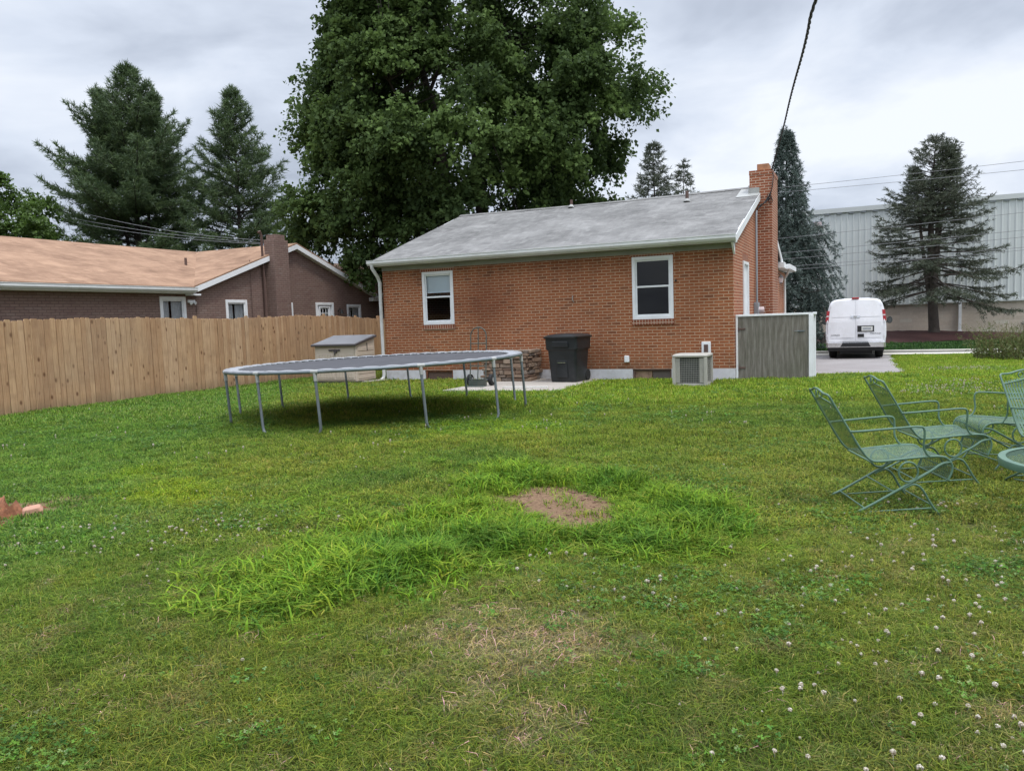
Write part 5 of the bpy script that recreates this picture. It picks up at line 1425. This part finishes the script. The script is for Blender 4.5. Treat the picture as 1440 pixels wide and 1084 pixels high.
lettering('CHEVROLET', .47, .875, .062, -.0285, M['blackp'], van, 'badge_lettering')
lettering('EXPRESS', -.80, .825, .070, -.0285, M['blackp'], van, 'badge_lettering')
mb = MB(); mb.box(-.13, .11, .105, .20, 2.135, 2.19); mb.build('brake_light', M['red'], van, bevel=.012)
mb = MB(); secs = [rrect(1.96, .20, .06, z, cy=-.06) for z in (.415, .44, .57, .60)]; mb.loft(secs); bp = mb.build('rear_bumper', M['chrome'], van, bevel=.012)
mb = MB(); mb.prism([(-.50, -.166, .435), (.50, -.166, .435), (.42, -.166, .59), (-.42, -.166, .59)], (0, .008, 0)); mb.box(-.42, .42, -.14, .02, .6005, .612); mb.build('step_pad', M['blackp'], bp)
mb = MB(); mb.box(-.93, .93, .06, 5.3, .28, .438); mb.box(-.55, .55, .35, 1.3, .16, .28); mb.tube([(.55, -.02, .33), (.55, 1.4, .33)], .03, 8); mb.build('underbody', M['blackp'], van)
for yy in (1.05, 4.55):
    for s in (-1, 1):
        mb = MB(); mb.loft([[(s*xx, yy+r*math.cos(2*PI*k/28), .365+r*math.sin(2*PI*k/28)) for k in range(28)] for xx, r in ((.64, .30), (.655, .355), (.68, .37), (.87, .37), (.90, .355), (.915, .30), (.905, .24))])
        wv = mb.build('wheel', M['rubber'], van, True)
        mb = MB(); mb.loft([[(s*xx, yy+r*math.cos(2*PI*k/20), .365+r*math.sin(2*PI*k/20)) for k in range(20)] for xx, r in ((.89, .235), (.925, .225), (.915, .12), (.94, .10))]); mb.build('rim', M['lead'], wv, True)
        mb = MB(); mb.loft([[(s*1.003, yy+r*math.cos(a), .40+r*math.sin(a)) for a in np.linspace(0, PI, 15)] for r in (.36, .46)], cap=False, closed=False); mb.build('wheel_arch', M['blackp'], van)
for s in (-1, 1):
    mb = MB(); mb.tube([(s*.96, 4.0, 1.20), (s*1.08, 3.96, 1.22), (s*1.12, 3.95, 1.28)], .025, 8); mb.loft([[(s*(1.19)+.115*p[0]*.9, 3.95+p[1]*.09, 1.30+p[2]*.14) for p in [(math.cos(a), yy, math.sin(a)) for a in np.linspace(0, 2*PI, 17)[:-1]]] for yy in (-.5, .3, .8)])
    mr = mb.build('mirror', M['blackp'], van, bevel=.006)
    mb = MB(); mb.prism([(s*1.19+.085*math.cos(a), 3.9035, 1.30+.115*math.sin(a)) for a in np.linspace(0, 2*PI, 17)[:-1]], (0, -.003, 0)); mb.build('mirror_glass', M['ac_in'], mr)
    mb = MB(); mb.quad((s*.962, 3.0, 1.58), (s*.972, 3.95, 1.50), (s*.93, 3.75, 1.78), (s*.925, 3.0, 1.82)); o = mb.build('side_window', M['dark'], van); o.location.x = s*.012
mb = MB(); mb.quad((-.80, 4.08, 1.985), (.80, 4.08, 1.985), (.86, 4.74, 1.335), (-.86, 4.74, 1.335)); o = mb.build('windscreen', M['dark'], van); o.location = (0, .02, .012)

#@@TREES
# ------------------------------------------------------------------ trees
def tubes_np(segs, n=5):
    """segs: list of (p0,p1,r0,r1) -> verts, faces"""
    vs = []; fs = []; b = 0
    for p0, p1, ra, rb in segs:
        p0 = np.asarray(p0, float); p1 = np.asarray(p1, float); d = p1-p0; L = np.linalg.norm(d)
        if L < 1e-6: continue
        d /= L; a = np.cross(d, (0, 0, 1) if abs(d[2]) < .9 else (1, 0, 0)); a /= np.linalg.norm(a); c = np.cross(d, a)
        th = np.arange(n)*2*PI/n; rg = np.outer(np.cos(th), a)+np.outer(np.sin(th), c)
        vs.append(p0+rg*ra); vs.append(p1+d*rb*.3+rg*rb)
        k = np.arange(n); k2 = (k+1) % n
        fs.append(np.stack([b+k, b+k2, b+n+k2, b+n+k], 1)); b += 2*n
    return np.concatenate(vs), np.concatenate(fs)
def leaf_cards(c, dirs, nrm, ln, wd, rs):
    """folded leaf quads: c centre, dirs long axis, nrm normal"""
    n = len(c); s = np.cross(nrm, dirs); s /= np.linalg.norm(s, axis=1)[:, None]+1e-9
    up = np.cross(dirs, s)
    a = c - dirs*ln[:, None]*.5; b = c + s*wd[:, None]*.5 + up*ln[:, None]*.10 - dirs*ln[:, None]*.08; d = c - s*wd[:, None]*.5 + up*ln[:, None]*.10 - dirs*ln[:, None]*.08; e = c + dirs*ln[:, None]*.5 - up*ln[:, None]*.10
    V = np.stack([a, b, e, d], 1).reshape(-1, 3); Fc = np.arange(n*4).reshape(-1, 4)
    return V, Fc
def unit(v): return v/(np.linalg.norm(v, axis=-1, keepdims=True)+1e-9)

def broadleaf(name, label, loc, H, zb, rad, ncl, nleaf, lsz, clr, seed, mat, trunks=1, top_sharp=.75, group=None, wob=.2, squash=(1, 1), trunk_r=.34, cat='tree', shell=.38, cleft=None):
    rs = np.random.RandomState(seed)
    t = thing(name, label, cat, loc, 0, group)
    zc = zb + (H-zb)*.42
    cl = []
    ph = rs.rand(8)*6.28
    def R_env(th, q):               # q 0..1 from crown base to top
        base = np.sin(PI*np.clip(q, 0, 1)**top_sharp)**.55
        lobes = 1 + wob*(.5*np.sin(3*th+ph[0]+4*q) + .35*np.sin(5*th+ph[1]-7*q) + .45*np.sin(2*th+ph[2]+9*q))
        return rad*base*lobes
    while len(cl) < ncl:
        q = rs.rand()*.97+.01; th = rs.rand()*2*PI; k = rs.rand()**shell
        Rr = R_env(th, q)
        if rs.rand() > (Rr/rad)**1.2+.05: continue
        if cleft and abs(Rr*k*math.cos(th)-cleft[0]) < cleft[1]*(q-.35) and q > .35 and rs.rand() < .85: continue
        cl.append((Rr*k*math.cos(th)*squash[0], Rr*k*math.sin(th)*squash[1], zb+(H-zb)*q, k))
    cl = np.array(cl)
    segs = []
    # trunks and limbs
    limbs = []
    for tr in range(trunks):
        ox = (tr-(trunks-1)/2)*.9
        top = zb + (H-zb)*.72
        P = [np.array([ox, 0, -.4]), np.array([ox*1.2, .05, zb*.6]), np.array([ox*1.9+rs.randn()*.2, rs.randn()*.2, zb+(H-zb)*.25]), np.array([ox*2.6+rs.randn()*.4, rs.randn()*.4, zb+(H-zb)*.5]), np.array([ox*3+rs.randn()*.5, rs.randn()*.5, top])]
        rr_ = [trunk_r*1.25, trunk_r, trunk_r*.75, trunk_r*.45, trunk_r*.15]
        for i in range(4): segs.append((P[i], P[i+1], rr_[i], rr_[i+1]))
        for i in range(1, 4):
            for k in np.linspace(0, 1, 5)[:-1]: limbs.append((P[i]+(P[i+1]-P[i])*k, rr_[i]+(rr_[i+1]-rr_[i])*k))
        for li in range(11):
            k = rs.randint(0, ncl); tgt = cl[k, :3]
            cand = [l for l in limbs if l[0][2] < tgt[2]-.1*H] or limbs[:1]
            s0, r0_ = cand[rs.randint(len(cand))]
            m1 = s0+(tgt-s0)*.4+np.array([0, 0, .06*H]); e = s0+(tgt-s0)*.88
            r0_ = min(r0_*.55, trunk_r*.42)
            segs += [(s0, m1, r0_, r0_*.62), (m1, e, r0_*.62, r0_*.25)]
            for kk in np.linspace(.2, 1, 5): limbs.append((s0+(m1-s0)*kk, r0_*.5)); limbs.append((m1+(e-m1)*kk, r0_*.35))
    LP = np.array([l[0] for l in limbs])
    allc, alld, alln, allv = [], [], [], []
    for c in cl:
        p = c[:3]; d = np.linalg.norm(LP-p, axis=1)+np.maximum(0, LP[:, 2]-p[2])*1.2
        i = d.argmin(); q0 = LP[i]; mid_ = q0+(p-q0)*.5+np.array([0, 0, .10*np.linalg.norm(p-q0)])
        r_ = min(limbs[i][1]*.6, .055)
        segs += [(q0, mid_, r_, r_*.6), (mid_, p, r_*.6, .010)]
        cr = clr*(.7+.65*rs.rand()); nl = int(nleaf*(.6+.8*rs.rand()))
        # twigs of leaves fanning out and up from the cluster centre
        ntw = 17; out = unit(np.array([p[0], p[1], .25*(p[2]-zc)]))
        tw = unit(rs.randn(ntw, 3)*np.array([1, 1, .7]) + out*.75 + np.array([0, 0, .25]))
        ti = rs.randint(0, ntw, nl); tt = rs.rand(nl)**.6
        pos = p + tw[ti]*(tt*cr)[:, None] + rs.randn(nl, 3)*cr*.085
        pos[:, 2] -= .18*cr*tt**2
        dd = unit(tw[ti]*.5 + rs.randn(nl, 3)*.6 + np.array([0, 0, -.35]))
        nn = unit(rs.randn(nl, 3)*.65 + out*.45 + np.array([0, 0, .75]))
        allc.append(pos); alld.append(dd); alln.append(nn)
        allv.append(np.clip(rs.rand()*.8 + rs.rand(nl)*.45 - .12, 0, 1))
    c = np.concatenate(allc); d = np.concatenate(alld); n = np.concatenate(alln); v = np.concatenate(allv)
    sz = lsz*(.65+.7*rs.rand(len(c)))
    V, Fc = leaf_cards(c, d, n, sz, sz*.85, rs)
    link_mesh('crown', np_mesh('crown', V, Fc, np.repeat(v, 4)), M[mat], t)
    V, Fc = tubes_np(segs, 6); link_mesh('trunk', np_mesh('trunk', V, Fc), M['bark_dk'], t, True)
    return t

def conifer(name, label, loc, H, zb, prof, dz, nb, pitch, droop, seed, mat, tuft_len, tuft_n, needle_w, sp=.16, tr=.2, twig=.42, hang=0.0, leaders=((0, 0, 1.0),), bark='bark', lean=(0, 0), group=None, skip=0.0, twig_from=.25, offset=None, jit=.5):
    rs = np.random.RandomState(seed); t = thing(name, label, 'tree', loc, 0, group)
    segs = []; tp, td = [], []
    def axis_pt(z, L):
        q = z/H
        return np.array([L[0]*q**1.3*H*.1+lean[0]*math.sin(q*PI*.9)+lean[1]*q, L[1]*q**1.3*H*.1, z])
    for L in leaders:
        Ht = H*L[2]; zz = np.linspace(-.3, Ht, 14)
        for a, b in zip(zz, zz[1:]):
            ra = tr*max(.03, 1-max(a, 0)/Ht)**.85*(1 if L is leaders[0] else .6); rb = tr*max(.03, 1-max(b, 0)/Ht)**.85*(1 if L is leaders[0] else .6)
            if L is not leaders[0] and b < zb*.8: continue
            segs.append((axis_pt(max(a, 0), L)+(0, 0, min(a, 0)), axis_pt(max(b, 0), L), ra*(1.35 if a < .1 else 1), rb))
        z = zb if L is leaders[0] else zb+(H-zb)*.45
        while z < Ht:
            q = (z-zb)/(Ht-zb)
            base = axis_pt(z, L)
            Lm = prof(q)*(1 if L is leaders[0] else .42)
            a0 = rs.rand()*6.28
            for b in range(nb):
                if rs.rand() < skip: continue
                az = a0+2*PI*b/nb+rs.randn()*.25; ln = Lm*(.97-jit*.5+jit*rs.rand())
                if offset is not None: ln *= offset(az, q)
                if ln < .12: continue
                hv = np.array([math.cos(az), math.sin(az), 0]); pa = pitch(q)+rs.randn()*.10
                m = max(4, int(ln/.3)); pts = []
                for k in range(m+1):
                    s = k/m; pts.append(base+hv*ln*s*math.cos(pa)+np.array([0, 0, ln*(s*math.sin(pa)-droop(q)*s**1.6+.14*s**4)]))
                rb_ = min(tr*.28, .012+.010*ln)
                for k in range(m): segs.append((pts[k], pts[k+1], rb_*(1-.85*k/m), rb_*(1-.85*(k+1)/m)))
                pts = np.array(pts)
                # twigs left and right
                nt_ = max(3, int(ln/.17)); side = np.array([-hv[1], hv[0], 0])
                for k in range(nt_):
                    s = twig_from+(1-twig_from)*(k+.5)/nt_+rs.randn()*.02; s = min(max(s, 0), .999)
                    i = int(s*m); p = pts[i]+(pts[min(i+1, m)]-pts[i])*(s*m-i)
                    bd = unit(pts[min(i+1, m)]-pts[i])
                    tl = (twig*ln*(1.05-s)*.9+.22)*(.7+.6*rs.rand())
                    sg = 1 if k % 2 else -1
                    d_ = unit(bd*.75+side*sg*(.75+.3*rs.randn())+np.array([0, 0, .12*rs.randn()-hang*.8]))
                    nT = max(2, int(tl/sp))
                    for j in range(nT):
                        r_ = (j+.6)/nT; tp.append(p+d_*tl*r_+np.array([0, 0, -hang*tl*r_*r_*.8])); td.append(unit(d_+np.array([0, 0, -hang*r_])))
                    if tl > .35: segs.append((p, p+d_*tl*.9+np.array([0, 0, -hang*tl*.6]), .006, .003))
                tp.append(pts[-1]); td.append(unit(pts[-1]-pts[-2]))
            z += dz*(.8+.4*rs.rand())*(1-.45*q)
        for k in range(5):
            tp.append(axis_pt(Ht-.1*k, L)); td.append(np.array([0, 0, 1.0]))
    tp = np.array(tp); td = np.array(td); n = len(tp)
    vt = np.clip(.5+.28*rs.randn(n), 0, 1)
    c = np.repeat(tp, tuft_n, 0); d = np.repeat(td, tuft_n, 0)
    nd = unit(d*.75+rs.randn(len(c), 3)*.62+np.array([0, 0, .18])); ln = tuft_len*(.65+.6*rs.rand(len(c)))
    s = unit(np.cross(nd, rs.randn(len(c), 3)))*needle_w/2
    c0 = c - nd*(ln*.12)[:, None] + rs.randn(len(c), 3)*.02
    V = np.stack([c0-s*.7, c0+s*.7, c0+nd*(ln*.6)[:, None]+s, c0+nd*(ln)[:, None]], 1)
    V[:, 3] += 0
    V2 = np.stack([V[:, 0], V[:, 1], V[:, 2], V[:, 3]], 1).reshape(-1, 3)
    Fc = np.arange(len(c)*4).reshape(-1, 4)
    link_mesh('crown', np_mesh('crown', V2, Fc, np.repeat(np.clip(np.repeat(vt, tuft_n)+.15*rs.randn(len(c)), 0, 1), 4)), M[mat], t)
    V, Fc = tubes_np(segs, 5); link_mesh('trunk', np_mesh('trunk', V, Fc), M[bark], t, True)
    return t
def G(x, y): return (x, y, float(hgt(YL(x, y))))

broadleaf('maple_tree', 'huge dark green maple tree towering behind the brick house roof', G(-1.75, 33), 18.6, 1.8, 6.35, 560, 600, .155, 1.12, 5, 'leaf_maple', trunks=2, top_sharp=.70, wob=.24, shell=.27, cleft=(-.3, 1.1), squash=(-1, 1), trunk_r=.42)
pp = lambda q: 6.3*(1-q)**.95*(.62+.62*min(1, q*2.2))
conifer('pine_tree', 'broad feathery pine tree behind the neighbour roof, the larger of two pines', G(-21.8, 47), 17.4, 3.2, pp, .52, 7, lambda q: .10+.62*q, lambda q: .10*(1-q), 3, 'needle_pine', .36, 9, .040, sp=.20, tr=.30, twig=.40, leaders=((0, 0, 1.0), (-1.3, .3, .94), (1.2, -.4, .90)), bark='bark_dk', twig_from=.22, skip=.06, jit=.65)
conifer('pine_tree', 'slim pointed pine tree just right of the broad pine', G(-15.1, 45), 15.2, 2.6, lambda q: 3.5*(1-q)**.85*(.7+.5*min(1, q*3)), .42, 7, lambda q: .05+.6*q, lambda q: .12*(1-q), 9, 'needle_pine', .34, 9, .038, sp=.19, tr=.22, twig=.42, bark='bark_dk', twig_from=.3, skip=.1, jit=.95)
broadleaf('leafy_tree', 'small light green leafy tree at the far left behind the neighbour roof', G(-24.6, 38.5), 9.4, 2.0, 2.9, 110, 330, .15, .85, 12, 'leaf_dec', wob=.25, trunk_r=.16)
broadleaf('garden_shrub', 'rounded green shrub showing just above the tan roof', G(-19.6, 36.0), 5.25, .3, 2.6, 110, 170, .16, .7, 13, 'leaf_dec', wob=.12, trunk_r=.12, squash=(1.2, 1), cat='shrub')
sp_ = lambda w_: (lambda q: w_*(1-q)**.85+.1)
conifer('spruce_tree', 'taller of two spruces peeping over the ridge of the grey roof', G(9.35, 50), 12.3, 1.2, sp_(3.3), .50, 7, lambda q: -.05+.5*q, lambda q: .12, 21, 'needle_spruce', .26, 7, .040, sp=.16, tr=.16, twig=.5, hang=.2, bark='bark_dk', skip=.1)
conifer('spruce_tree', 'smaller thin spruce right of the taller one over the grey roof ridge', G(11.3, 50.5), 11.1, 1.2, sp_(2.3), .5, 6, lambda q: -.05+.5*q, lambda q: .12, 22, 'needle_spruce', .26, 7, .040, sp=.16, tr=.14, twig=.5, hang=.2, bark='bark_dk', skip=.25)
conifer('blue_spruce', 'dense blue green spruce with drooping branches beside the chimney', G(12.5, 35.4), 9.85, .75, lambda q: 2.35*(1-q)**1.0*(.74+.4*min(1, q*4))+.10, .30, 8, lambda q: -.12+.50*q, lambda q: .26*(1-q), 33, 'needle_blue', .17, 9, .030, sp=.085, tr=.17, twig=.46, hang=.75, bark='bark_dk', offset=lambda az, q: .70+.42*max(0, math.cos(az-.2)) if .15 < q < .5 else .85)
conifer('spruce_tree', 'open spruce with bare lower branches on the mulch bed before the warehouse', G(21.0, 38.8), 9.75, 2.35, lambda q: 3.7*(1-q)**.85+.10, .32, 7, lambda q: -.10+.62*q, lambda q: .20*(1-q)+.02, 41, 'needle_spruce', .18, 6, .030, sp=.13, tr=.27, twig=.40, hang=.16, leaders=((-.2, 0, 1.0), (.85, .1, .985), (.35, -.2, .965), (-1.2, .3, .86)), lean=(-.28, .25), twig_from=.45, skip=.06)
conifer('spruce_tree', 'spruce reaching in at the right edge in front of the warehouse', G(30.2, 41.0), 9.0, 1.2, sp_(3.1), .42, 7, lambda q: -.10+.45*q, lambda q: .18, 44, 'needle_blue', .22, 8, .036, sp=.13, tr=.2, twig=.45, hang=.5, bark='bark_dk')

# ------------------------------------------------------------------ plants at the end of the lane
rs = np.random.RandomState(77)
x, y = W(7.4, 12.9); t = thing('tall_weeds', 'clump of tall seeding weeds growing at the far edge of the lawn', 'plant', (x, y, float(hgt(12.9))))
V, Vv, St = [], [], []
for i in range(300):
    a = rs.rand()*6.28; r = 1.25*math.sqrt(rs.rand()); b = np.array([r*math.cos(a)*1.25, r*math.sin(a), 0]); h = (.55+.75*rs.rand()); ln = np.array([rs.randn()*.28-.08, rs.randn()*.2, 0])
    p1 = b+ln*h*.45+(0, 0, h*.6); p2 = b+ln*h*1.1+(0, 0, h*.98)
    St += [(b, p1, .008, .006), (p1, p2, .006, .003)]
V_, F_ = tubes_np(St, 3); o = link_mesh('stalk', np_mesh('stalk', V_, F_, np.repeat(rs.rand(len(V_)//6), 6)), M['stalk'], t)
n = 3600; k = rs.randint(0, len(St)//2, n); tt = rs.rand(n); c = np.array([St[2*i][0]*(1-q)+St[2*i+1][1]*q for i, q in zip(k, tt)]) + rs.randn(n, 3)*.03
d = unit(rs.randn(n, 3)*np.array([1, 1, .5])+np.array([0, 0, .5])); sz = (.10+.10*rs.rand(n))*(1.05-.6*tt)
V_, F_ = leaf_cards(c, d, unit(rs.randn(n, 3)+np.array([0, 0, .8])), sz, sz*.30, rs); link_mesh('leaf_mass', np_mesh('leaf_mass', V_, F_, np.repeat(rs.rand(n), 4)), M['leaf_weed'], t)
for (xl, yl, rx, h, nl, lb, mt) in ((8.7, 12.2, .95, .62, 900, 'bushy yellow green leafy plant beside the tall weeds', 'leaf_weed'), (9.6, 11.3, 1.0, .45, 800, 'pale broad leaved hosta like plant at the right edge of the lawn', 'leaf_hosta')):
    x, y = W(xl, yl); t = thing('leafy_plant', lb, 'plant', (x, y, float(hgt(yl))))
    a = rs.rand(nl)*6.28; r = rx*np.sqrt(rs.rand(nl)); z = h*(1-(r/rx)**2*.75)*(.35+.75*rs.rand(nl))
    c = np.stack([r*np.cos(a), r*np.sin(a), z], 1); d = unit(np.stack([np.cos(a), np.sin(a), -.15+.3*rs.rand(nl)], 1)+rs.randn(nl, 3)*.35)
    sz = .16+.12*rs.rand(nl); V_, F_ = leaf_cards(c, d, unit(np.array([0, 0, 1.0])+rs.randn(nl, 3)*.4), sz, sz*.55, rs)
    link_mesh('leaf_mass', np_mesh('leaf_mass', V_, F_, np.repeat(rs.rand(nl), 4)), M[mt], t)
    segs = [((0, 0, -.02), tuple(q*.9), .008, .004) for q in c[::7]]; V_, F_ = tubes_np(segs, 3); link_mesh('stem', np_mesh('stem', V_, F_, np.full(len(V_), .4)), M['stalk'], t)

# rotten stump and a brick fragment at the left edge
rr = random.Random(3)
t = thing('rotten_stump', 'crumbling orange brown tree stump in a bare hollow at the left edge', 'stump', (-4.34, 6.42, -.01))
mb = MB(); secs = []; na = 64
jag = [rr.random() for _ in range(na)]
for zi, z in enumerate((-.06, .0, .04, .08, .115, .14)):
    ring_ = []
    for q in range(na):
        a = 2*PI*q/na; rad = (.205-.012*zi)*(1+.20*math.sin(3*a+1)+.12*math.sin(7*a+2)+.16*(jag[q]-.5)+.05*rr.random())
        ring_.append((rad*math.cos(a), rad*math.sin(a), z*.75+(.035*(jag[q]-.35)+.035*math.sin(4*a+1) if zi > 2 else 0)*(zi-2)/3+.012*rr.random()))
    secs.append(ring_)
secs.append([(p[0]*.62, p[1]*.62, p[2]-.05-.03*rr.random()) for p in secs[-1]]); secs.append([(p[0]*.2, p[1]*.2, .05) for p in secs[-1]])
mb.loft(secs); mb.build('wood', M['dirtwood'], t)
mb = MB()
for k in range(34):
    a = rr.random()*6.28; r = .17+.26*rr.random(); Mk = Matrix.Translation((r*math.cos(a), r*math.sin(a), .012)) @ Matrix.Rotation(rr.random()*3, 4, 'Z') @ Matrix.Rotation(rr.uniform(-.4, .4), 4, 'Y')
    mb.box(-rr.uniform(.02, .08), rr.uniform(.02, .08), -rr.uniform(.006, .018), rr.uniform(.006, .018), -.006, .008, Mk)
mb.build('splinters', M['dirtwood'], t)
mb = MB(); mb.loft([rrect(.15, .11, .02, -.01), rrect(.16, .115, .02, .03), rrect(.13, .10, .03, .065)]); o = mb.build('brick_fragment', M['brickchunk'], None, bevel=.006)
o.location = (-4.07, 6.50, .005); o.rotation_euler = (.15, -.12, .5); tag(o, 'broken pinkish brick lying beside the rotten stump', 'brick')

#@@WIRES
# ------------------------------------------------------------------ overhead wires
def catenary(p0, p1, sag, n=28):
    a, b = Vector(p0), Vector(p1)
    return [a.lerp(b, k/n)+Vector((0, 0, -sag*4*(k/n)*(1-k/n))) for k in range(n+1)]
def wire(label, p0, p1, sag, r, mat='wire_grey', grp='overhead power lines along the lane'):
    mb = MB(); mb.tube(catenary(p0, p1, sag), r, 6); o = mb.build('overhead_wire', M[mat], None, True); return tag(o, label, 'wire', grp)
def LW(xl, yl, z): x, y = W(xl, yl); return (x, y, z)
for (xa, za, xb, zb_, lb) in ((-3.9, 6.62, 7.9, 6.72, 'uppermost power line crossing the sky above the warehouse'), (-3.9, 6.47, 7.9, 6.41, 'power line just below the uppermost one over the warehouse roof'),
        (.26, 4.61, 7.92, 4.86, 'faint wire highest of those in front of the warehouse siding'), (.26, 4.00, 7.93, 4.21, 'wire in the middle of the warehouse siding, upper of a close pair'),
        (.26, 3.74, 7.93, 3.96, 'wire in the middle of the warehouse siding, lower of a close pair'), (.26, 3.42, 7.94, 3.58, 'wire low on the warehouse siding, upper of the lowest pair'), (.26, 3.28, 7.94, 3.48, 'lowest wire in front of the warehouse siding')):
    m = (zb_-za)/(xb-xa); x0, x1 = -24.0, 26.0
    wire(lb, LW(x0, 17.0, za+m*(x0-xa)+.5), LW(x1, 17.0, zb_+m*(x1-xb)+.5), .62, .008)
for (pts, lb) in (([(-42.7, 9.26), (-23.6, 5.53)], 'lowest of three wires dipping across the pine trees'), ([(-38.5, 8.75), (-23.6, 5.66)], 'highest of three wires dipping across the pine trees'), ([(-40.0, 8.35), (-22.3, 5.36)], 'middle of three wires dipping across the pine trees'),
        ([(-23.6, 5.6), (-9.0, 6.1)], 'wire rising in front of the maple towards the grey roof'), ([(-22.3, 5.3), (-9.0, 4.2)], 'wire falling in front of the maple towards the grey roof')):
    wire(lb, LW(pts[0][0], 12, pts[0][1]), LW(pts[1][0], 12, pts[1][1]), .35, .012, grp='service wires behind the neighbour house')
# twisted service drop from the pole behind the viewer to the chimney
P0 = Vector((.55, -2.5, 4.05)); pts = [Vector(p) for p in ((1.35, 1.0, 3.98), (3.092, 8.0, 4.531), (3.793, 10.0, 4.825), (5.036, 14.0, 5.266), (6.121, 17.5, 5.458))]
ex, ey = W(.38, 4.05); PE = Vector((ex, ey, 5.10))
line = smooth_path([P0, *pts, PE], 3)
mb = MB()
for ph in (0, 2.1, 4.2):
    path = []; s = 0
    dense = []
    for a, b in zip(line, line[1:]):
        for k in range(4): dense.append(a.lerp(b, k/4))
    dense.append(line[-1])
    for i, p in enumerate(dense):
        if i: s += (p-dense[i-1]).length
        path.append(p+Vector((math.cos(s*7+ph), 0, math.sin(s*7+ph)))*.011)
    mb.tube(path, .0085, 6)
o = mb.build('service_cable', M['wire'], None, True); tag(o, 'thick black twisted cable running from overhead down to the brick chimney', 'cable')
mb = MB()
L_ = lambda xl, yl, z: Vector((xl, yl, z))
for k, off in enumerate((0, .03, -.03)):
    mb.tube(smooth_path([L_(.42, 4.0, 5.08), L_(.44, 3.88, 4.9+off), L_(.40, 3.86, 4.55), L_(.25+off, 3.84, 4.28), L_(.12, 3.70, 4.18+off), L_(.10, 3.54, 4.12), L_(.06, 3.52, 4.02)]), .011, 6)
for k in range(3): mb.tube([L_(.33+.05*math.cos(a)+.02*k, 3.86, 4.42+.07*math.sin(a)-.05*k) for a in np.linspace(0, 2*PI, 13)], .008, 6)
mb.build('service_loop', M['wire'], house, True)
